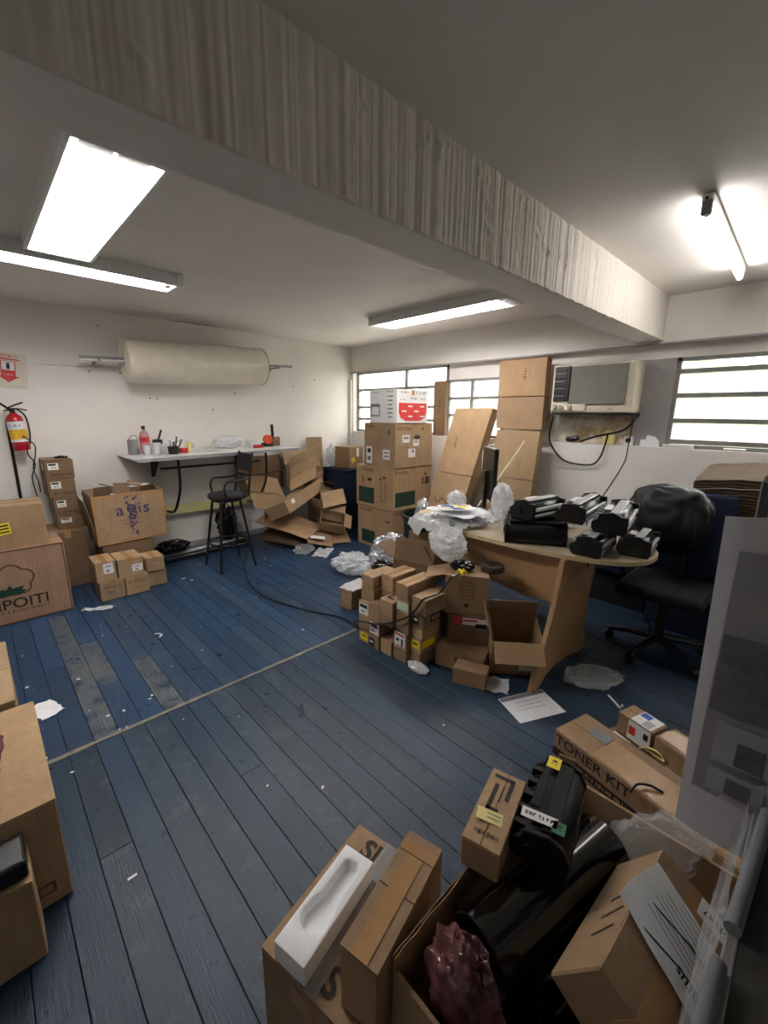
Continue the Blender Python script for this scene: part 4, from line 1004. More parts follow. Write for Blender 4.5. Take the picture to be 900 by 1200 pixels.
# ------------------------------------------------------------------ tub
tu = thing('round_tub', 'large dark green round plastic tub with loop handles', 'tub', (3.36, 2.74, 0))
MB().lathe([(0, .004), (.26, .004), (.275, .02), (.33, .56), (.355, .58), (.355, .60), (.32, .60), (.265, .03), (0, .02)], 40).build('tub', TUB, tu, smooth=50)
for a in (200, 20):
    ca, sa = math.cos(R(a)), math.sin(R(a))
    MB().tube(spline([(.345*ca-.08*-sa, .345*sa-.08*ca, .57), (.385*ca-.07*-sa, .385*sa-.07*ca, .48), (.385*ca+.07*-sa, .385*sa+.07*ca, .48), (.345*ca+.08*-sa, .345*sa+.08*ca, .57)]), .014, 8).build('handle', TUB, tu, smooth=50)
crumple('foil_bag', 'silver foil pouch standing in the dark tub', 'pouch', (3.28, 2.84, .355), (.18, .14, .40), FOIL, 51, .3, 3)
carton('upright carton offcut standing in the dark tub', 3.47, 2.56, .10, .10, .08, .58, 20, None, 'x', False, CARD_L)
crumple('black_bag', 'crumpled black bag filling the dark tub', 'bag', (3.29, 2.79, .035), (.28, .28, .31), BLACK_G, 52, .3)

# ------------------------------------------------------------------ oval desk
DZ = .79
dk = thing('oval_desk', 'oval office desk with beech panel legs and a pale worn top', 'desk', (2.83, 1.50, 0))
def oval(ax, by, n=72, e=2.5):
    out = []
    for i in range(n):
        t = 2*math.pi*i/n; c, s = math.cos(t), math.sin(t)
        out.append((ax*math.copysign(abs(c)**(2/e), c), by*math.copysign(abs(s)**(2/e), s)))
    return out
MB().prism(oval(.40, .88), DZ-.026, DZ).build('top', DESKTOP, dk, smooth=40)
ov = oval(.403, .883); mb = MB()
for i in range(len(ov)):
    a, b = ov[i], ov[(i+1) % len(ov)]; k = .985
    mb.add([(a[0], a[1], DZ-.027), (b[0], b[1], DZ-.027), (b[0], b[1], DZ+.0005), (a[0], a[1], DZ+.0005), (a[0]*k, a[1]*k, DZ+.0005), (b[0]*k, b[1]*k, DZ+.0005), (a[0]*k, a[1]*k, DZ-.027), (b[0]*k, b[1]*k, DZ-.027)], [(0, 1, 2, 3), (3, 2, 5, 4), (6, 7, 1, 0)])
mb.build('edge_band', EDGEB, dk, smooth=40)
# end panel at local y = -.5 with a flared foot
def end_panel():
    L = [(-.40, .762), (-.415, .68), (-.44, .56), (-.49, .40), (-.555, .24), (-.63, .10), (-.665, .0)]
    arch = [(-.56, .0), (-.50, .045), (-.40, .06), (-.20, .055), (-.05, .02), (.0, .0)]
    Rr = [(.12, 0), (.085, .10), (.065, .24), (.075, .40), (.11, .56), (.155, .762)]
    return L + arch + Rr
MP = Matrix(((1, 0, 0, 0), (0, 0, -1, -.50), (0, 1, 0, 0), (0, 0, 0, 1)))
MB().prism(end_panel(), -.014, .014, MP).build('leg_panel', DESKWOOD, dk)
MB().prism([(-x*.6, z) for x, z in end_panel()][::-1], -.014, .014, Matrix(((1, 0, 0, 0), (0, 0, -1, .60), (0, 1, 0, 0), (0, 0, 0, 1)))).build('leg_panel', DESKWOOD, dk)
MB().prism([(-.484, .762), (-.484, .43), (-.2, .42), (.1, .46), (.584, .52), (.584, .762)], -.012, .012, Matrix(((0, 0, 1, -.27), (1, 0, 0, 0), (0, 1, 0, 0), (0, 0, 0, 1)))).build('modesty_panel', DESKWOOD, dk)
put_poly(dk, MP, -.02, .66, [(-.012, -.03), (.01, -.035), (.016, -.005), (.024, .0), (.01, .03), (-.004, .022), (-.008, .005), (-.016, 0)], PRINT, name='chip_mark', lift=.0150)

# toner cartridges
def cartridge(label, x, y, z, L, rz, rx=0, ry=0, style=0, group='black toner cartridges piled on the oval desk', s=1.0):
    t = thing('toner_cartridge', label, 'cartridge', (x, y, z), rz, group, rx, ry)
    h = L/2; MX = Matrix(((0, 0, 1, 0), (1, 0, 0, 0), (0, 1, 0, 0), (0, 0, 0, 1)))
    prof = [[(-.075, .0), (.06, .0), (.078, .02), (.078, .055), (.05, .075), (.045, .10), (-.02, .112), (-.06, .095), (-.082, .05)],
            [(-.06, 0), (.07, 0), (.075, .03), (.05, .05), (.03, .09), (-.03, .105), (-.075, .075), (-.08, .03)]][style % 2]
    prof = [(a*s, b*s) for a, b in prof]
    BK = BLACK_R if style == 2 else BLACK
    MB().prism(prof, -h+.012, h-.012, MX).build('housing', BK, t, bevel=.004, smooth=40)
    for k in (-1, 1):
        e = MB().prism([(a*1.06, b*1.05) for a, b in prof], min(k*h, k*(h-.014)), max(k*h, k*(h-.014)), MX)
        ec = e.build('end_cap', BK, t, bevel=.003)
        MB().cyl((k*h, .02*s, .05*s), (k*(h+.008), .02*s, .05*s), .022*s, n=16).build('gear', BLACK, ec, smooth=40)
    MB().cyl((-h+.02, -.072*s, .022*s), (h-.02, -.072*s, .022*s), .014*s, n=14).build('drum_roller', GREY_P if style != 2 else BLACK_G, t, smooth=40)
    MB().box(-h*.86, h*.86, -.045*s, .0, .108*s, .116*s).build('shutter_strip', SILVER if style != 2 else BLACK_R, t, bevel=.002)
    for k in range(5):
        xx = -h*.7+k*h*.35; MB().box(xx-.008, xx+.008, .045*s, .084*s, .05*s, .082*s).build('rib', BLACK if style == 2 else GREY_P, t, bevel=.001)
    if style != 2:
        MB().box(-h*.92, h*.92, -.090*s, -.074*s, .052*s, .072*s).build('guide_rail', SILVER, t, bevel=.002)
        MB().box(-h*.5, h*.1, .006*s, .04*s, .109*s, .112*s).build('label_strip', LABEL, t)
        for k in (-1, 1): MB().box(k*h*.97-.012, k*h*.97+.012, -.09*s, -.05*s, .02*s, .10*s).build('latch', BLACK, t, bevel=.002)
    MB().box(-h*.4, h*.4, .02*s, .05*s, .095*s, .108*s).build('grip', BK if style else GREY_P, t, bevel=.003)
    return t
cartridge('black toner cartridge flat on the desk at the edge beside the film', 2.60, 1.27, DZ+.002, .38, -58, style=2, s=1.2)
cartridge('black toner cartridge lying next to the lowest one in the middle of the pile', 2.77, 1.37, DZ+.002, .36, -58, style=2, s=1.1)
cartridge('long black toner cartridge under the pile beside the wall side', 2.93, 1.47, DZ+.002, .34, -58, style=2, s=1.0)
cartridge('black toner cartridge with a bright strip lying across the top left of the pile', 2.72, 1.33, DZ+.148, .36, -6, style=0, s=1.1)
cartridge('black toner cartridge with a bright strip highest on the pile', 2.82, 1.075, DZ+.170, .38, 2, ry=-4, style=0, s=1.08)
cartridge('black toner cartridge with grey ribs on the near side of the pile', 2.67, .925, DZ+.002, .30, 4, style=0, s=1.05)
cartridge('black toner cartridge with white shutters tilted beside the pile', 2.77, .850, DZ+.158, .34, 8, rx=0, ry=-6, style=0, s=1.12)
cartridge('black toner cartridge lying at the rounded end of the desk', 2.88, .735, DZ+.002, .30, 6, style=0, s=1.05)
rumpled_sheet('paper', 'white bubble envelope tucked among the cartridges', 'envelope', (3.06, 1.00, DZ+.002), .22, .16, .03, PAPER, 6, 18, 14, 30)

# films, bags and packets on the left of the desk
def drape(x, y):
    # hangs over the camera-side edge of the desk
    d = -x-.26
    return -d*3.2 if d > 0 else 0
rumpled_sheet('packing_film', 'large crumpled white film spread over the desk end', 'film', (2.66, 1.95, DZ+.004), .58, .50, .10, FILM_W, 14, 52, 60, 0, freq=7, fn=drape)
rumpled_sheet('paper', 'white sheet of paper spread over the film on the desk', 'paper', (2.64, 1.90, DZ+.085), .34, .40, .03, PAPER, 15, 22, 26, -10, freq=5)
crumple('plastic_bag', 'milky plastic sack hanging down the desk end above the open dark box', 'bag', (2.28, 1.735, .612), (.14, .30, .24), FILM_W, 61, .35, 2.5, 5, det=.5)
crumple('plastic_bag', 'clear crumpled bag beside the cartridge pile on the desk', 'bag', (2.72, 1.645, DZ+.003), (.16, .12, .14), FILM, 62, .5, 3, 4)
crumple('plastic_bag', 'white film bundle behind the cartridges on the desk', 'bag', (3.13, 1.27, DZ+.003), (.11, .18, .15), FILM_W, 63, .5, 3, 4)
crumple('plastic_bag', 'upright pleated white bag standing on the desk by the monitor', 'bag', (2.965, 1.74, DZ+.003), (.15, .17, .30), FILM_W, 64, .22, 5, 4)
crumple('plastic_bag', 'pale blue plastic bag on the desk end near the tub', 'bag', (2.98, 2.19, DZ+.003), (.13, .18, .17), FILM_W, 65, .35, 3, 4)
pk = thing('supply_packet', 'blue and yellow printed round supply packet on the white paper', 'packet', (2.58, 1.90, DZ+.122), -40)
MB().box(-.13, .13, -.09, .09, 0, .006).build('sleeve', LABEL, pk, bevel=.002)
Tm = face_M('T', .26, .18, .006)
ring_poly(pk, Tm, .07, .12, .0, .052, PRINT_BL, lift=.0008); ring_poly(pk, Tm, .18, .12, 0, .052, LABEL_Y, lift=.0008); ring_poly(pk, Tm, .18, .12, .025, .052, PRINT_BL, lift=.0012, arc=(20, 120)); ring_poly(pk, Tm, .07, .12, .02, .05, LABEL_Y, lift=.0012, arc=(200, 300))
put_poly(pk, Tm, .13, .05, [(-.06, .03), (-.03, -.04), (.05, -.03), (.03, .02)], PRINT_BL, lift=.001)
# monitor seen edge on
mo = thing('monitor', 'dark flat monitor standing edge on at the desk end', 'monitor', (3.12, 1.97, DZ), 46)
MB().box(-.20, .20, -.018, .018, .12, .55).build('housing', BLACK, mo, bevel=.006); MB().box(-.185, .185, -.021, -.018, .135, .535).build('screen', BLACK_G, mo)
MB().box(-.03, .03, .018, .045, .04, .36).build('neck', BLACK, mo, bevel=.004); MB().lathe([(0, .002), (.11, .002), (.10, .016), (.03, .024), (0, .024)], 24, Matrix.Translation((0, .03, 0))).build('foot', BLACK, mo, smooth=40)
tag(MB().tube(spline([(3.20, 2.12, .80), (3.75, 2.12, 1.20), (3.93, 2.11, 1.36)]), .008).build('white_rod', CREAM_P, smooth=40), 'pale thin rod leaning against the lower flattened carton', 'rod')
tag(MB().tube(spline([(3.60, 2.30, .60), (3.70, 2.42, 1.08), (3.74, 2.44, 1.26), (3.80, 2.36, 1.32)]), .008).build('white_rod', CREAM_P, smooth=40), 'bent pale rod leaning near the tilted flattened carton', 'rod')
carton('small carton with a red and white print on the desk', 3.10, 1.64, DZ, .20, .10, .13, -70, None, 'x', True, CARD_L, stickers=[('F', .14, .065, .08, .10, PRINT_R, {'bars': [(0, .02, .05, .03, LABEL), (0, -.025, .06, .015, LABEL)]})])
crumple('dark_cloth', 'dark cloth bundle between the white bags on the desk', 'cloth', (3.10, 1.74, DZ+.002), (.11, .11, .10), BLACK_F, 66, .4)

# ------------------------------------------------------------------ office chair with black sack and folded cardboard behind it
ch = thing('office_chair', 'navy and black office chair on castors beside the desk', 'chair', (3.24, .62, 0), 0)
MB().box(-.26, .24, -.25, .25, .44, .52).build('seat', BLACK_F, ch, bevel=.035, seg=3)
MB().box(-.04, .04, -.26, .26, .52, 1.10, Matrix.Translation((.26, 0, 0)) @ Matrix.Rotation(R(6), 4, 'Y')).build('backrest', NAVY_F, ch, bevel=.03, seg=3)
MB().box(.20, .24, -.04, .04, .42, .75).build('back_bar', BLACK, ch, bevel=.004)
MB().cyl((0, 0, .10), (0, 0, .44), .028, n=14).build('gas_column', BLACK_M, ch, smooth=40)
for s in (-1, 1):
    MB().tube(spline([(.05, s*.27, .47), (.02, s*.30, .58), (-.02, s*.30, .68)]), .016).box(-.14, .12, s*.30-.03, s*.30+.03, .68, .71).build('armrest', BLACK, ch, smooth=40)
for k in range(5):
    a = R(20+72*k); c, s = math.cos(a), math.sin(a)
    lg = MB().tube([(0, 0, .12), (.18*c, .18*s, .10), (.30*c, .30*s, .075)], [.028, .022, .016], 8).build('base_leg', BLACK, ch, smooth=40)
    MB().cyl((.30*c-.02*s, .30*s+.02*c, .028), (.30*c+.02*s, .30*s-.02*c, .028), .028, n=14).box(.30*c-.012, .30*c+.012, .30*s-.012, .30*s+.012, .03, .078).build('castor', BLACK, lg, smooth=40)
sk = crumple('black_sack', 'big black plastic sack pulled over the back of the chair', 'sack', (3.39, .70, .70), (.36, .50, .47), plain('black_sack_film', srgb(19, 20, 23), .5, var=.2), 71, .26, 1.1, 5, det=.12, boxy=.72)
# cabinet added to carry the folded card sleeves and darken the background
tb2 = thing('added_navy_cabinet', 'navy blue cloth covered cabinet added under the folded brown card to darken the background', 'cabinet', (3.955, .18, 0))
MB().box(-.285, .285, -.63, .64, 0, .81).build('body', NAVY_F, tb2, bevel=.01); MB().box(-.295, .29, -.64, .65, .81, .84).build('top', NAVY_F, tb2, bevel=.006)
nb = thing('added_low_bench', 'low dark navy padded bench added along the window wall to darken the background', 'bench', (4.04, 1.30, 0))  # unseen bench added for the near-black shade between desk and chair
MB().box(-.21, .215, -.44, .55, .28, .50).build('cushion', NAVY_F, nb, bevel=.02, seg=2); MB().box(-.19, .21, -.42, .53, 0, .28).build('base', BLACK_F, nb)
rf = random.Random(9)
for k in range(15):
    o = thing('folded_sleeve', 'folded brown card sleeve with a white edge in the pile' if k in (0, 1, 11, 14) else 'folded brown card sleeve in the pile under the wide window', 'cardboard', (3.95, .22, .935+k*.021), rf.uniform(-1.2, 1.2), 'folded brown card sleeves', 0, -8)
    mb = MB(); n = 14; w, L = .52, .86; vs = []
    for sd in (0, 1):
        for j in range(n):
            for i in range(2):
                yy = -L/2+L*j/(n-1); vs.append(((i-.5)*w, yy, .006*math.sin(j*2.1+k)*(.6) + sd*.012 - .04*(yy/L*2)**2))
    fs = []; q = n*2
    for j in range(n-1): fs += [(j*2, (j+1)*2, (j+1)*2+1, j*2+1), (q+j*2, q+j*2+1, q+(j+1)*2+1, q+(j+1)*2), (j*2, q+j*2, q+(j+1)*2, (j+1)*2), (j*2+1, (j+1)*2+1, q+(j+1)*2+1, q+j*2+1)]
    fs += [(0, 1, q+1, q), (2*n-2, q+2*n-2, q+2*n-1, 2*n-1)]
    mb.add(vs, fs).build('card', FOLD, o); 
    e = MB()
    for j in range(n-1):
        a, b = vs[q+j*2], vs[q+(j+1)*2]; e.add([(a[0]-.002, a[1], a[2]-.003), (b[0]-.002, b[1], b[2]-.003), (b[0]-.002, b[1], b[2]+.001), (a[0]-.002, a[1], a[2]+.001)], [(0, 1, 2, 3)])
    if k in (0, 1, 11, 14): e.build('pale_edge', LABEL, o)
# ------------------------------------------------------------------ block of small toner cartons in front of the desk
GC = 'small toner cartons stacked on the floor before the desk'
WH = lambda w, h: {'bars': [(0, h*.25, w*.8, h*.3, PRINT), (-w*.1, -h*.22, w*.4, h*.16, PRINT_GR)]}
def tc(lb, y0, y1, z0, z1, x=1.83, d=.24, st=None, rz=-90, m=None, **k):
    w, h = y1-y0, z1-z0; S = []
    if st:
        kind, u, v, sw, sh = st; mt = {'w': LABEL, 'y': LABEL_Y, 'k': BLACK}[kind]
        S = [('F', w*u, h*v, w*sw, h*sh, mt, WH(w*sw, h*sh) if kind == 'w' else {'bars': [(0, h*sh*.1, w*sw*.6, h*sh*.25, LABEL if kind == 'k' else PRINT_B)]})]
    return carton(lb, x, y1, z0, w, d, h, rz, GC, 'y', k.pop('tape', False), m or random.choice([CARD, CARD_L, CARD]), stickers=S+list(k.pop('more', [])), **k)
# column A (far left) upward
tc('toner carton on the floor at the far end, with a yellow sticker', 2.052, 2.158, 0, .092, st=('y', .55, .5, .7, .6))
tc('plain toner carton second in the far end column', 2.050, 2.160, .093, .193)
tc('toner carton third in the far end column with a white label', 2.048, 2.160, .194, .306, st=('w', .5, .55, .85, .75))
tc('toner carton fourth in the far end column, turned a little', 2.030, 2.165, .307, .405, x=1.86, d=.22, tape=True)
tc('pale toner carton on top of the far end column', 2.040, 2.158, .406, .500, x=1.86, d=.24, m=CARD_L)
# column B
tc('toner carton on the floor in the second column with a black label', 1.936, 2.048, 0, .104, st=('k', .35, .4, .5, .6), x=1.82)
tc('toner carton in the second column with a white label above the black one', 1.930, 2.046, .105, .205, st=('w', .55, .5, .8, .85), x=1.82)
tc('plain toner carton third in the second column', 1.934, 2.044, .206, .335, x=1.82)
tc('pale toner carton on top of the second column', 1.916, 2.036, .404, .520, x=1.93, d=.24, m=CARD_L, tape=True)
tc('toner carton under the pale one on the second column', 1.934, 2.03, .336, .403, x=1.93, d=.14)
# column C
tc('plain toner carton on the floor in the third column', 1.822, 1.928, 0, .106, x=1.83)
tc('recessed dark toner carton in the third column', 1.824, 1.928, .107, .222, x=1.95, d=.14, m=CARD_D)
tc('flat toner carton over the recess in the third column', 1.806, 1.932, .223, .298, x=1.82)
lc = tc('toner carton with a bold black bracket mark on its tilted top', 1.808, 1.930, .299, .400, x=1.82, d=.24, m=CARD_L)
for (u, v, a, b) in ((.03, .12, .014, .15), (.06, .19, .06, .014), (.06, .05, .06, .014), (.085, .12, .014, .07), (.07, .12, .02, .012)): put_patch(lc, face_M('T', .122, .24, .101), u, v, a, b, PRINT, name='bracket_mark', thick=.0004)
# column D
tc('plain toner carton on the floor in the fourth column', 1.702, 1.818, 0, .082, x=1.845)
tc('toner carton with a large red and white label in the fourth column', 1.700, 1.820, .083, .208, x=1.845, more=[('F', .062, .066, .095, .112, LABEL, {'bars': [(0, .04, .08, .014, PRINT_R), (-.02, 0, .025, .02, PRINT), (.02, -.01, .015, .05, PRINT), (0, -.045, .08, .012, PRINT_R)]})])
tc('plain toner carton third in the fourth column', 1.690, 1.806, .209, .332, x=1.85)
tc('toner carton in the fourth column with a pale green label', 1.690, 1.806, .333, .438, x=1.85, more=[('F', .062, .06, .10, .06, plain('pale_green_label', srgb(190, 208, 190), .5), {})])
tc('pale toner carton on top of the fourth column with white tape', 1.702, 1.808, .439, .545, x=1.85, d=.27, m=CARD_L, tape=True)
# column E (near end)
tc('plain toner carton on the floor at the near end', 1.612, 1.698, 0, .092, x=1.88, d=.20)
tc('toner carton with a yellow sticker at the near end', 1.608, 1.696, .093, .200, x=1.88, d=.20, st=('y', .5, .55, .8, .5), more=[('R', .07, .06, .13, .05, LABEL_Y, {})])
tc('plain flat toner carton third at the near end', 1.598, 1.686, .201, .268, x=1.88, d=.17)
tc('toner carton with a small black label fourth at the near end', 1.594, 1.686, .269, .385, x=1.88, d=.17, st=('k', .35, .45, .5, .5), more=[('R', .12, .06, .10, .05, BLACK, {'bars': [(0, 0, .08, .03, CARD)]})])
carton('taped toner carton lying askew on top of the near end', 1.855, 1.672, .387, .12, .19, .105, -90, GC, 'y', True, CARD, rx=0, ry=0)
# second carton row behind, carrying the upper ones
tc('toner carton behind the far end column', 1.93, 2.15, 0, .38, x=2.08, d=.2, m=CARD_D)
carton('dark carton behind the middle of the toner carton block', 2.10, 1.90, 0, .16, .22, .38, -90, None, 'y', False, CARD_D)
# pair of cartons under film beyond the block
carton('carton on the floor under a film sheet beyond the toner block', 2.055, 2.665, 0, .12, .24, .085, -78, None, 'y', False, CARD)
carton('carton with white film taped over its top beyond the toner block', 2.058, 2.662, .086, .12, .24, .085, -78, None, 'y', False, CARD)
rumpled_sheet('packing_film', 'white film sheet over the pair of cartons beyond the toner block', 'film', (2.19, 2.62, .174), .26, .16, .02, FILM_W, 4, 16, 10, 12)
crumple('foil_bag', 'big crumpled silver foil bag behind the toner cartons', 'bag', (2.58, 2.56, .104), (.38, .44, .46), FOIL, 81, .4, 2.6, 5, 25)
carton('kraft carton under the silver foil bag', 2.56, 2.80, 0, .26, .24, .10, -60, None, 'y', False, CARD_D)
crumple('plastic_bag', 'milky plastic bags on the floor in front of the tall printer cartons', 'bag', (2.66, 3.22, .0), (.36, .42, .20), FILM_W, 82, .5, 2.6, 5, 25)
crumple('black_bag', 'black plastic loop of film among the bags behind the toner block', 'bag', (2.24, 2.34, .358), (.17, .17, .10), BLACK_G, 83, .45)
carton('kraft carton carrying the black film behind the toner block', 2.13, 2.46, 0, .26, .17, .355, -80, None, 'y', True, CARD)
# open dark box and archive box
open_carton('open dark carton with raised flaps behind the toner block', 2.33, 2.03, .383, .34, .22, .15, -75, flaps=(75, 55, 98, 150), mat=CARD_D, fl=.17)
H2 = [('tall kraft strip leaning beside the plastic sack', (2.50, 2.13, .02), (2.64, 2.20, .02), (2.54, 2.15, .70)), ('second kraft strip leaning behind the open dark carton', (2.42, 2.17, .02), (2.54, 2.23, .02), (2.46, 2.19, .60))]
for lb, a, b, c in H2: sheet(lb, a, b, c, mat=CARD_L, thick=.01)
sb = carton('carton printed with an S lying on the floor by the desk foot', 1.986, 1.575, 0, .325, .165, .135, -73, None, 'x', True, CARD, prints=[('F', .15, .07, .06, 'S', {'bold': .03}), ('F', .24, .07, .05, '~4', {})])
carton('dusty carton with a red and white label strip under the archive box', 2.075, 1.545, .136, .26, .22, .20, -55, None, 'x', False, CARD_D, stickers=[('F', .06, .165, .05, .05, PRINT_R, {}), ('F', .14, .165, .10, .05, LABEL, {'bars': [(0, .005, .09, .012, PRINT_R)]}), ('F', .21, .15, .07, .07, LABEL, {'bars': [(0, -.015, .07, .035, BLACK)]})])
ar = carton('kraft archive box with printed lines and a round hole', 2.068, 1.578, .337, .275, .24, .262, -53, None, 'x', False, CARD)
FMa = face_M('F', .275, .24, .262)
for k in range(6): put_patch(ar, FMa, .14, .11+k*.022, .085, .0025, PRINT_B, name='printed_line', thick=.0003)
for u in (.0975, .1825): put_patch(ar, FMa, u, .165, .0025, .112, PRINT_B, name='printed_line', thick=.0003)
put_text(ar, FMa, .14, .227, .012, '~7', PRINT_B)
ring_poly(ar, FMa, .14, .065, 0, .014, PRINT, lift=.001, name='finger_hole')
lidf = MB().box(0, .13, -.10, .10, 0, .004).build('lid_flap', CARD, ar); lidf.location = (-.1375, 0, .262); lidf.rotation_euler = (0, R(168), R(0))
carton('small plain carton on the floor in front of the S carton', 1.912, 1.372, 0, .20, .11, .105, -68, None, 'x', False, CARD)
crumple('black_bag', 'dark crumpled bag on the archive box', 'bag', (2.22, 1.56, .60), (.10, .16, .07), BLACK_G, 91, .4, 3, 4, 30)
tag(MB().lathe([(.03, .0), (.075, .0), (.08, .02), (.075, .04), (.03, .04), (.028, .02)], 26).build('film_spool', plain('smoky_plastic', srgb(70, 66, 64), .3), smooth=40), 'smoky plastic spool on the archive box', 'spool').location = (2.36, 1.42, .602)
yk = thing('yellow_tie', 'bright yellow cable tie knot on the archive box', 'tie', (2.13, 1.50, .603)); 
for k in range(4): MB().tube(spline([(0, 0, .01), (.02*math.cos(k*1.7), .02*math.sin(k*1.7), .035), (.035*math.cos(k*1.7+.6), .035*math.sin(k*1.7+.6), .012)]), .006).build('strap', LABEL_Y, yk, smooth=40)
# open carton tipped against the desk foot
oc = open_carton('open carton with a dirty flap tipped against the desk leg', 0, 0, 0, .30, .24, .28, -50, flaps=(205, None, 85, 110), mat=CARD, loc=(2.345, 1.235, .040), rx=18, fl=.13, stickers=[])
put_patch(oc, face_M('F', .30, .24, .28), .235, .12, .11, .16, LABEL)
# cable across the floor and over the cartons
tag(MB().tube(spline([(2.25, 4.74, .008), (2.12, 4.50, .008), (1.97, 4.27, .008), (1.84, 3.98, .008), (1.70, 3.55, .008), (1.69, 3.2, .008), (1.80, 2.80, .008), (1.93, 2.50, .008), (1.90, 2.24, .01), (1.80, 2.17, .14), (1.79, 2.05, .19), (1.80, 1.90, .225), (1.832, 1.70, .335), (1.835, 1.62, .42), (1.84, 1.56, .51), (1.95, 1.53, .53), (2.05, 1.52, .60), (2.13, 1.50, .615)], 10), .0065).build('extension_cable', BLACK, smooth=40), 'long black cable running from the stool across the floor to the archive box', 'cable')
crumple('plastic_bag', 'small scrap of plastic at the foot of the toner cartons', 'scrap', (1.85, 1.60, 0), (.09, .16, .05), FILM_W, 93, .5, 3, 3)

# ------------------------------------------------------------------ foreground: big open box full of toner parts
bb = thing('large_open_box', 'large worn open carton full of toner parts', 'box', (.865, .185, 0), 0)
w, d, h, t = .77, .545, .50, .009
mb = MB().box(-w/2, w/2, -d/2, d/2, 0, .008)
mb.box(-w/2, w/2, -d/2, -d/2+t, .008, h).box(-w/2, -w/2+t, -d/2+t, d/2-t, .008, h-.05).box(w/2-t, w/2, -d/2+t, d/2-t, .008, h-.04)
mb.box(-w/2, w/2, d/2-t, d/2, .008, h-.012)
mb.build('body', CARD, bb)
# torn corrugated rim: two liners with a zigzag flute between
for off, nm in ((0, 'outer_liner'), (-t+.002, 'inner_liner')):
    vs = []; n = 60
    for i in range(n+1):
        x = -w/2 + w*i/n; z = h + .010*noise.noise(Vector((x*22, off*500, 3)))
        for yy, zz in ((d/2+off, h-.03), (d/2+off-.0018, h-.03), (d/2+off-.0018, z), (d/2+off, z)): vs.append((x, yy, zz))
    fs = [(i*4+a, i*4+(a+1) % 4, (i+1)*4+(a+1) % 4, (i+1)*4+a) for i in range(n) for a in range(4)] + [(0, 1, 2, 3), (n*4+3, n*4+2, n*4+1, n*4)]
    MB().add(vs, fs).build(nm, CARD, bb)
vs = []; n = 220
for i in range(n+1):
    x = -w/2 + w*i/n; yy = d/2-.002-(t-.004)*(i % 2)
    z = h-.006+.008*noise.noise(Vector((x*30, 1, 9)))
    vs += [(x, yy, h-.03), (x, yy, z)]
MB().add(vs, [(2*i, 2*i+2, 2*i+3, 2*i+1) for i in range(n)]).build('flute', FLUTE, bb)
fp = MB().box(-.004, .004, -.02, .03, 0, .06).build('flap', CARD_D, bb, bevel=.001); fp.location = (w/2-.006, .238, h-.045); fp.rotation_euler = (0, R(12), R(10))
fp = MB().box(-.20, .20, -.004, .004, 0, .06).build('flap', CARD, bb, bevel=.001); fp.location = (-.1, -d/2+.004, h); fp.rotation_euler = (R(35), 0, 0)

crumple('black_bag', 'black plastic bags lining the large open carton', 'bag', (.86, .19, .012), (.62, .42, .22), BLACK_G, 101, .16, 2.5, 5)
# shipping carton under the foam
sc = carton('shipping carton carrying the white foam tray and a long carton', .392, .500, 0, .40, .285, .30, 11.3, None, 'x', False, CARD, name='shipping_carton')
FT = face_M('T', .40, .285, .30)
put_text(sc, FT, .345, .20, .085, 'SI', PRINT, -90, .03); put_text(sc, FT, .30, .17, .022, '~8', PRINT_B, -90)
put_text(sc, FT, .055, .10, .085, 'SI', PRINT, 90, .03)
put_patch(sc, FT, .20, .14, .39, .055, PRINT_B, name='print_band', lift=.0008); put_patch(sc, FT, .20, .14, .40, .07, FILM, name='clear_tape', lift=.0016)
put_patch(sc, face_M('L', .40, .285, .30), .14, .25, .07, .06, TAPE, name='tape')
# white foam tray with a keyhole recess
def foam():
    fo = thing('foam_tray', 'white foam packing block with a spoon shaped recess', 'foam', (.497, .715, .3015), 13.5)
    L, Wd, H_ = .285, .098, .062; r0 = []
    rec = []  # recess outline (x along length)
    for i in range(13):
        a = R(70 + 220*i/12); rec.append((-.048+.038*math.cos(a), .038*math.sin(a)))
    rec += [(-.015, -.034), (.005, -.024), (.105, -.024), (.115, -.014), (.115, .014), (.105, .024), (.005, .024), (-.015, .034)]
    m = len(rec); outer = []
    for x, y in rec:
        k = 1e9
        if abs(x) > 1e-6: k = min(k, (L/2)/abs(x))
        if abs(y) > 1e-6: k = min(k, (Wd/2)/abs(y))
        outer.append((x*k, y*k))
    # add corners by snapping the nearest outer points
    for cx, cy in ((L/2, Wd/2), (L/2, -Wd/2), (-L/2, Wd/2), (-L/2, -Wd/2)):
        j = min(range(m), key=lambda q: (outer[q][0]-cx)**2+(outer[q][1]-cy)**2); outer[j] = (cx, cy)
    vs = [(x, y, H_) for x, y in outer] + [(x, y, H_) for x, y in rec] + [(x*.93, y*.9, H_-.028) for x, y in rec] + [(x, y, 0) for x, y in outer]
    fs = [(i, (i+1) % m, m+(i+1) % m, m+i) for i in range(m)] + [(m+i, m+(i+1) % m, 2*m+(i+1) % m, 2*m+i) for i in range(m)] + [tuple(range(2*m, 3*m))] + [(i, 3*m+i, 3*m+(i+1) % m, (i+1) % m) for i in range(m)] + [tuple(range(4*m-1, 3*m-1, -1))]
    MB().add(vs, fs).build('block', FOAM, fo, bevel=.004, seg=2, smooth=35)
foam()
carton('long plain carton with clear tape standing on the shipping carton', .436, .458, .3015, .31, .10, .185, 13.5, None, 'y', False, CARD, name='long_carton',
       stickers=[('T', .125, .05, .25, .045, TAPE, {}), ('T', .268, .05, .03, .10, TAPE, {})])
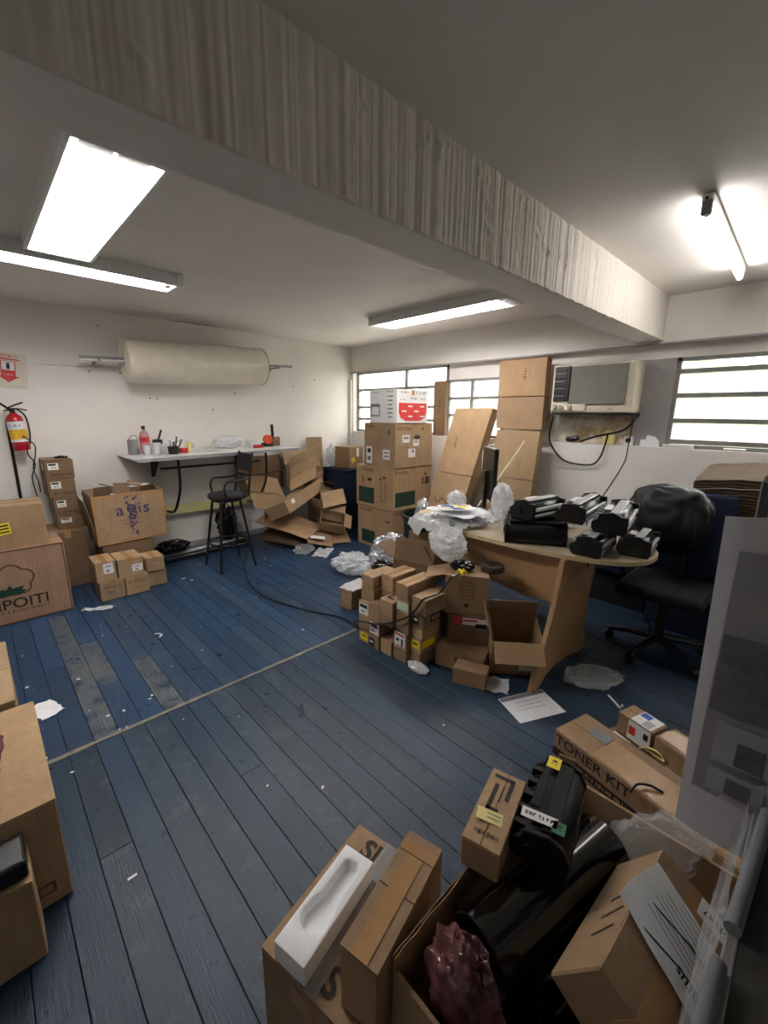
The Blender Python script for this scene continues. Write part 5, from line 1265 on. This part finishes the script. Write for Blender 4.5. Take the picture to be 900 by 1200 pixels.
# toner box with bracket logo and yellow note
tb3 = carton('kraft toner carton with a black bracket mark and a yellow note', 0, 0, .508, .245, .095, .085, 14, None, 'x', False, CARD_L, loc=(.855, .453, .512), name='toner_carton')
FT = face_M('T', .245, .095, .085)
for (u, v, a, b) in ((.222, .053, .011, .056), (.187, .030, .070, .011), (.150, .066, .090, .011), (.110, .055, .011, .032), (.165, .047, .055, .004)): put_patch(tb3, FT, u, v, a, b, PRINT, name='bracket_mark', thick=.0004)
nt_ = MB().box(-.035, .035, -.018, .018, 0, .0008).build('sticky_note', LABEL_PY, tb3); nt_.matrix_local = FT @ Matrix.Translation((.085, .05, .002)) @ Matrix.Rotation(R(-80), 4, 'Z') @ Matrix.Rotation(R(6), 4, 'Y')
for k in range(2): put_patch(tb3, FT, .08+.012*k, .05, .003, .05, PRINT_GR, rot=4, lift=.0035, name='note_writing', thick=.0002)
put_text(tb3, FT, .035, .045, .018, '~6', PRINT_B, -90)
ct = cartridge('black toner unit with yellow, white and green labels in the open box', 0.980, .362, .523, .28, 14, rx=0, style=2, group=None, s=.84)
for (x, y, a, b, m, tx) in ((.105, .015, .045, .035, LABEL_Y, '~2'), (-.095, .012, .085, .030, LABEL, '~7'), (-.10, -.035, .035, .030, LABEL_G, '~2')):
    p = put_patch(ct, Matrix.Translation((x, y, .101)), 0, 0, a, b, m, rot=-86 if m is LABEL else 0); put_text(p, Matrix.Identity(4), 0, 0, b*.55, tx, PRINT, lift=.001)
# rolls of glossy black film
def drum(label, p0, p1, r, rz=0):
    p0, p1 = Vector(p0), Vector(p1); L = (p1-p0).length; o = thing('black_roll', label, 'roll', p0)
    o.rotation_mode = 'QUATERNION'; o.rotation_quaternion = (p1-p0).to_track_quat('Z', 'Y')
    MB().lathe([(r, 0), (r, L)], 56).build('film', BLACK_G, o, smooth=60)
    MB().lathe([(r, 0), (r*.96, -.002), (r*.9, .004), (r*.9, L-.004), (r*.96, L+.002), (r, L)], 56).build('core', BLACK, o, smooth=40)
    for z in (.02, L-.02): MB().lathe([(0, z), (r*.9, z)], 40).build('end_disc', BLACK, o)
    return o
drum('thick glossy black roll lying in the large open carton', (.641, .350, .440), (1.095, .257, .440), .080)
drum('thinner glossy black roll tucked under the thick one', (.70, .195, .345), (1.12, .120, .345), .045)
crumple('maroon_bag', 'crumpled maroon plastic bag at the end of the open carton', 'bag', (.555, .33, .26), (.09, .19, .34), MAROON, 111, .36, 2.0, 5, det=1.3)
# tilted carton with a folded printed letter
sb2 = carton('battered carton with a folded letter and rubber band', 0, 0, 0, .34, .20, .16, -3, None, 'x', True, CARD, rx=33, loc=(.862, .128, .427), name='battered_carton')
FT = face_M('T', .34, .20, .16)
le = rumpled_sheet('letter', None, None, (0, 0, 0), .23, .155, .008, PAPER, 3, 16, 12, parent=sb2, outline=.02); le.name = 'folded_letter'
le.matrix_local = FT @ Matrix.Translation((.19, .105, .003)) @ Matrix.Rotation(R(78), 4, 'Z')
put_text(le, Matrix.Identity(4), -.045, .052, .030, 'status', PRINT, 0, .02, lift=.0125)
rr = random.Random(8)
for k in range(9): put_patch(le, Matrix.Identity(4), rr.uniform(-.02, .02), .028-k*.011, rr.uniform(.10, .18), .0018, PRINT_GR, lift=.0112, name='text_line', thick=.0002)
lb_ = put_patch(sb2, FT, .315, .05, .045, .10, LABEL, 0); put_text(lb_, Matrix.Identity(4), 0, 0, .022, 'TK-1147', PRINT, 90, .02, lift=.001)
lb_ = put_patch(sb2, face_M('L', .34, .20, .16), .12, .085, .05, .12, LABEL, 8); put_text(lb_, Matrix.Identity(4), 0, -.02, .035, 'TK', PRINT, -90, .02, lift=.001)
for q in (.0, .045):
    o = MB().tube([(.20-q*1.4, .203, .0), (.20-q*1.3, .10, .016), (.19-q, -.005, .006)], .0018, 6).build('rubber_band', BLACK, sb2); o.matrix_local = FT
for k in range(3): put_patch(sb2, face_M('B', .34, .20, .16), .14+k*.05, .10, .006, .06, PRINT, 20, name='arrow_print')
# toner kit carton
kit = carton('long toner kit carton behind the open carton', 1.470, .560, 0, .60, .185, .42, -104.7, None, 'x', False, CARD, name='toner_kit_carton', mark=False)
FF = face_M('F', .60, .185, .42)
put_text(kit, FF, .155, .385, .055, 'TONER KIT', PRINT, 0, .015, sx=1.05); put_patch(kit, FF, .30, .330, .60, .035, PRINT, name='print_band'); put_text(kit, FF, .22, .33, .022, '~22', CARD_L, lift=.0018)
put_text(kit, FF, .34, .24, .05, '~6', PRINT_B, 0, .02)
put_patch(kit, face_M('T', .60, .185, .42), .37, .075, .44, .13, TAPE, name='wide_tape'); put_patch(kit, face_M('T', .60, .185, .42), .11, .12, .07, .055, PRINT_GR, name='grey_patch', lift=.0012)
tag(MB().tube(spline([(1.365, .265, .422), (1.40, .255, .436), (1.43, .225, .432), (1.44, .19, .424)]), .004).build('loose_wire', BLACK, smooth=40), 'short bent wire on the toner kit carton', 'wire')
crumple('packing_film', 'clear crumpled film bag between the rolls and the toner kit carton', 'film', (1.13, -.01, .20), (.14, .12, .24), FILM, 121, .5, 2.6, 5, 15)
crumple('packing_film', 'second clear film bag bunched against the toner kit carton', 'film', (1.185, .15, .36), (.06, .26, .20), FILM, 122, .5, 3, 5, 40)
# cartons behind the kit
carton('dusty carton on the floor behind the toner kit carton', 1.905, .505, 0, .40, .22, .195, -108, None, 'x', False, CARD_D, stickers=[('T', .28, .03, .06, .04, LABEL, {}), ('T', .06, .03, .08, .018, LABEL, {})])
bc = carton('small carton with a barcode label behind the toner kit carton', 1.945, .470, .197, .155, .105, .10, -108, None, 'x', False, CARD,
   stickers=[('T', .10, .052, .09, .10, LABEL, {'bars': [(-.02, .025, .04, .035, PRINT_BL)] + [(.0+k*.006, -.02, .0025, .05, PRINT) for k in range(6)]}), ('F', .10, .05, .10, .09, LABEL, {'bars': [(-.03, 0, .03, .04, PRINT_R), (.03, .01, .02, .03, BLACK)]})])
carton('small taped carton beside the barcode carton', 1.890, .312, .197, .16, .125, .10, -112, None, 'x', True, CARD, stickers=[('T', .08, .06, .14, .09, TAPE, {})])
tag(MB().tube(spline([(1.89, .36, .205), (1.87, .33, .24), (1.86, .29, .25), (1.86, .26, .225), (1.88, .30, .215), (1.87, .34, .235)]), .004).build('cord_coil', LABEL_PY, smooth=40), 'pale coiled cord on the dusty carton', 'cord')

# ------------------------------------------------------------------ grey counter at the right with tubes, film and a poster
ct2 = thing('grey_counter', 'grey topped counter beside the open carton', 'counter', (.60, -.36, 0))
MB().box(-.34, .33, -.40, .345, .87, .90).build('top', CONCRETE, ct2, bevel=.004)
MB().box(-.34, .33, .335, .349, .86, .902).build('edge_trim', GREY_P, ct2, bevel=.002)
for sx, sy in ((-.3, -.36), (.29, -.36), (-.3, .20), (.29, .20)): MB().box(sx-.025, sx+.025, sy-.025, sy+.025, 0, .87).build('leg', BLACK_M, ct2)
tag(MB().tube([(.66, -.016, .912), (.93, -.030, .912)], .0105, 14).build('grey_tube', PRINT_GR, smooth=40), 'thin grey tube on the counter edge toward the poster', 'tube')
tag(MB().tube([(.36, -.005, .911), (.60, -.010, .911)], .0095, 14).build('grey_tube', PRINT_GR, smooth=40), 'thin grey tube along the near edge of the counter', 'tube')
o = rumpled_sheet('packing_film', 'clear film sheet hanging down the counter edge', 'film', (.70, .012, .765), .50, .28, .018, FILM, 131, 40, 30, 0, freq=8); o.rotation_euler = (R(94), 0, 0)
PAPER_G = plain('grey_poster_paper', srgb(168, 168, 172), .6, var=.05)
po = thing('poster', 'large curled grey poster with faint framed pictures', 'poster', (.95, 0, .765), 0)
vs = []; n = 40; m = 30
for sd in (0, 1):
    for j in range(m):
        z = .66*j/(m-1)
        for i in range(n):
            y = .115-.015*(1-j/(m-1)) - .50*i/(n-1)
            x = .018*math.exp(-((.115-y)/.03))*(1) + .012*math.sin(y*9+z*2) + sd*.0012
            vs.append((x, y, z + .05*(i/(n-1))*1.0 + (.03*(i/(n-1)) if j == m-1 else 0)))
k = n*m; fs = []
for j in range(m-1):
    for i in range(n-1):
        q = (j*n+i, j*n+i+1, (j+1)*n+i+1, (j+1)*n+i); fs.append(q); fs.append(tuple(a+k for a in reversed(q)))
per = [i for i in range(n)] + [j*n+n-1 for j in range(1, m)] + [(m-1)*n+i for i in range(n-2, -1, -1)] + [j*n for j in range(m-2, 0, -1)]
for j in range(len(per)): a, b = per[j], per[(j+1) % len(per)]; fs.append((a, b, b+k, a+k))
MB().add(vs, fs).build('sheet', PAPER_G, po, smooth=50)
def poster_patch(y0, y1, z0, z1, mat, lift):
    vs = []; n = 12
    for i in range(n+1):
        y = y0+(y1-y0)*i/n; x = .018*math.exp(-((.115-y)/.03)) + .012*math.sin(y*9+(z0+z1))-lift; e = .05*(.115-y)/.5
        vs += [(x, y, z0+e), (x, y, z1+e)]
    MB().add(vs, [(2*i, 2*i+2, 2*i+3, 2*i+1) for i in range(n)]).build('picture_print', mat, po, smooth=50)
PG1 = plain('poster_grey', srgb(124, 123, 127), .6, var=.08); PG2 = plain('poster_photo', srgb(84, 83, 92), .6, var=.4, scale=16); PG3 = plain('poster_pale', srgb(140, 140, 146), .6, var=.06)
poster_patch(.085, -.36, .10, .60, PG1, .004); poster_patch(.082, -.36, .28, .44, PG2, .006); poster_patch(.065, -.02, .18, .265, PG3, .007); poster_patch(.065, -.02, .115, .165, PG3, .007); poster_patch(.03, -.01, .185, .235, PG2, .008); poster_patch(.035, .0, .12, .155, PG2, .008)
cp = thing('copier', 'tall dark machine with a pale label plate behind the poster', 'machine', (1.36, -.28, 0), 0)
MB().box(-.09, .27, -.35, .17, 0, 1.10).build('cabinet', BLACK, cp, bevel=.01, seg=2)
MB().box(-.15, -.10, -.33, .375, 1.10, 1.49).build('panel', BLACK, cp, bevel=.03, seg=3)
p = MB().box(-.158, -.15, .05, .352, 1.33, 1.47).build('label_plate', GREY_P, cp, bevel=.002)
FP = face_M('L', .316, .69, 1.5)
put_text(cp, Matrix(((0, 0, -1, -.1585), (-1, 0, 0, .30), (0, 1, 0, 1.43), (0, 0, 0, 1))), 0, 0, .035, 'SP', PRINT, 0, .02)
for k in range(3): MB().box(-.160, -.158, .10, .33, 1.35+k*.022, 1.362+k*.022).build('print_line', BLACK, cp)

# ------------------------------------------------------------------ foreground left cartons
carton('big dusty carton at the edge of the floor with a small printed symbol', -.62, 1.535, 0, .645, .65, .388, 0, None, 'y', False, CARD_L, stickers=[('F', .58, .07, .05, .04, PRINT_B, {'bars': [(0, 0, .035, .028, CARD)]})])
carton('carton behind the big dusty carton by the plank seam', -.60, 2.25, 0, .57, .66, .385, 0, None, 'x', False, CARD_L)
carton('lower carton in front of the big dusty carton', -.50, 1.378, 0, .44, .15, .285, 0, None, 'x', False, CARD)
o = MB().box(-.12, .12, -.06, .06, 0, .06).build('black_case', BLACK, bevel=.008, seg=2); o.location = (-.185, 1.455, .287); tag(o, 'black plastic case on the lower front carton', 'case')
crumple('maroon_lump', 'dark maroon rounded lump on the big dusty carton', 'cloth', (-.21, 1.80, .390), (.26, .40, .16), plain('maroon_lump_mat', srgb(92, 40, 40), .8), 141, .3)  # stand-in for an unidentified dark red rounded shape

# ------------------------------------------------------------------ things on the floor
ps = thing('paper_sheet', 'white sheet of paper on the floor by the desk foot', 'paper', (2.10, .982, .001), -25)
MB().box(-.15, .15, -.105, .105, 0, .0015).build('sheet', PAPER, ps)
put_patch(ps, Matrix.Translation((0, .085, .002)), 0, 0, .29, .03, PRINT_GR, name='printed_band', thick=.0003)
for k in range(3): put_patch(ps, Matrix.Translation((.0, .04-.03*k, .002)), 0, 0, .16, .003, PRINT_GR, name='text_line', thick=.0002)
ps.location = (2.07, .935, .001)
crumple('plastic_bag', 'clear plastic bag lying on the floor beside the desk foot', 'bag', (2.56, .79, 0), (.36, .22, .07), FILM, 151, .5, 2.4, 5, -40)
tag(MB().tube(spline([(2.46, .66, .02), (2.40, .60, .03), (2.33, .56, .06), (2.30, .545, .10)]), .006).build('plastic_string', LABEL, smooth=40), 'white cord running from the clear bag to the dusty carton', 'cord')
rumpled_sheet('crumpled_label', 'crumpled white label sheet on the floor', 'paper', (.075, 2.735, 0), .11, .17, .02, PAPER, 161, 16, 20, 20)
rumpled_sheet('plastic_strip', 'twisted clear plastic strip on the floor before the large carton', 'film', (.55, 3.97, 0), .22, .07, .06, FILM_W, 162, 22, 10, -30)
rumpled_sheet('paper', 'grey waste paper on the floor against the open carton', 'paper', (2.09, 1.17, 0), .16, .14, .02, PAPER, 163, 14, 12, 30)
tag(MB().tube([(1.094+.045*math.cos(a)*math.cos(.9)-.012*math.sin(a)*math.sin(.9), 1.783+.045*math.cos(a)*math.sin(.9)+.012*math.sin(a)*math.cos(.9), .004) for a in [2*math.pi*i/24 for i in range(25)]], .002, 6).build('wire_loop', BLACK_M, smooth=60), 'thin black wire loop lying on the floor', 'wire')
tag(MB().tube(spline([(.76, 3.22, .004), (.79, 3.20, .004), (.795, 3.17, .004), (.77, 3.15, .004)]), .006).build('curled_strip', LABEL, smooth=60), 'curled white strip on the floor', 'strip')
tag(MB().box(-.015, .015, -.005, .005, 0, .001).build('paper_chip', LABEL), 'single white paper chip on the floor beside the big dusty carton', 'scrap').location = (.182, 1.451, .001)
SC_P = [(0.029, 3.505), (0.017, 3.058), (0.503, 3.646), (0.478, 3.459), (0.642, 3.5), (0.751, 3.63), (0.715, 2.71), (0.518, 2.455), (0.535, 2.481), (0.383, 2.444), (0.36, 2.295), (0.309, 2.457), (0.244, 2.573), (0.255, 2.95), (1.051, 3.107), (0.765, 2.883), (2.044, 4.142), (2.182, 4.207), (1.49, 3.7), (1.624, 3.578), (2.128, 3.958), (1.946, 3.286), (1.621, 3.324), (1.352, 4.108), (1.306, 4.209), (2.483, 4.351), (1.573, 4.494), (1.797, 4.65), (1.604, 2.546), (0.597, 2.153), (0.822, 1.971), (0.715, 1.47), (0.888, 1.296), (0.935, 2.771), (1.582, 1.175), (3.07, 0.715), (0.028, 2.318), (0.108, 2.138), (0.33, 2.298)]
rs = random.Random(2); me_s = []
for k in range(5):
    n = rs.choice([4, 5, 6]); pts = [(rs.uniform(.6, 1)*math.cos(2*math.pi*i/n), rs.uniform(.4, .8)*math.sin(2*math.pi*i/n)) for i in range(n)]
    o = MB().prism([(a*.012, b*.012) for a, b in pts], 0, .0012).build('paper_scrap', LABEL); me_s.append(o.data); bpy.data.objects.remove(o)
for k, (x, y) in enumerate(SC_P):
    o = bpy.data.objects.new('paper_scrap', me_s[k % 5]); COL.objects.link(o); s = rs.uniform(.5, 1.3)*(1.6 if y > 3.9 else 1)
    o.location = (x, y, .0008); o.rotation_euler = (0, 0, rs.uniform(0, 6)); o.scale = (s, s, 1)
    tag(o, 'tiny torn white scrap scattered on the blue floor', 'scrap', 'white scraps on the floor')
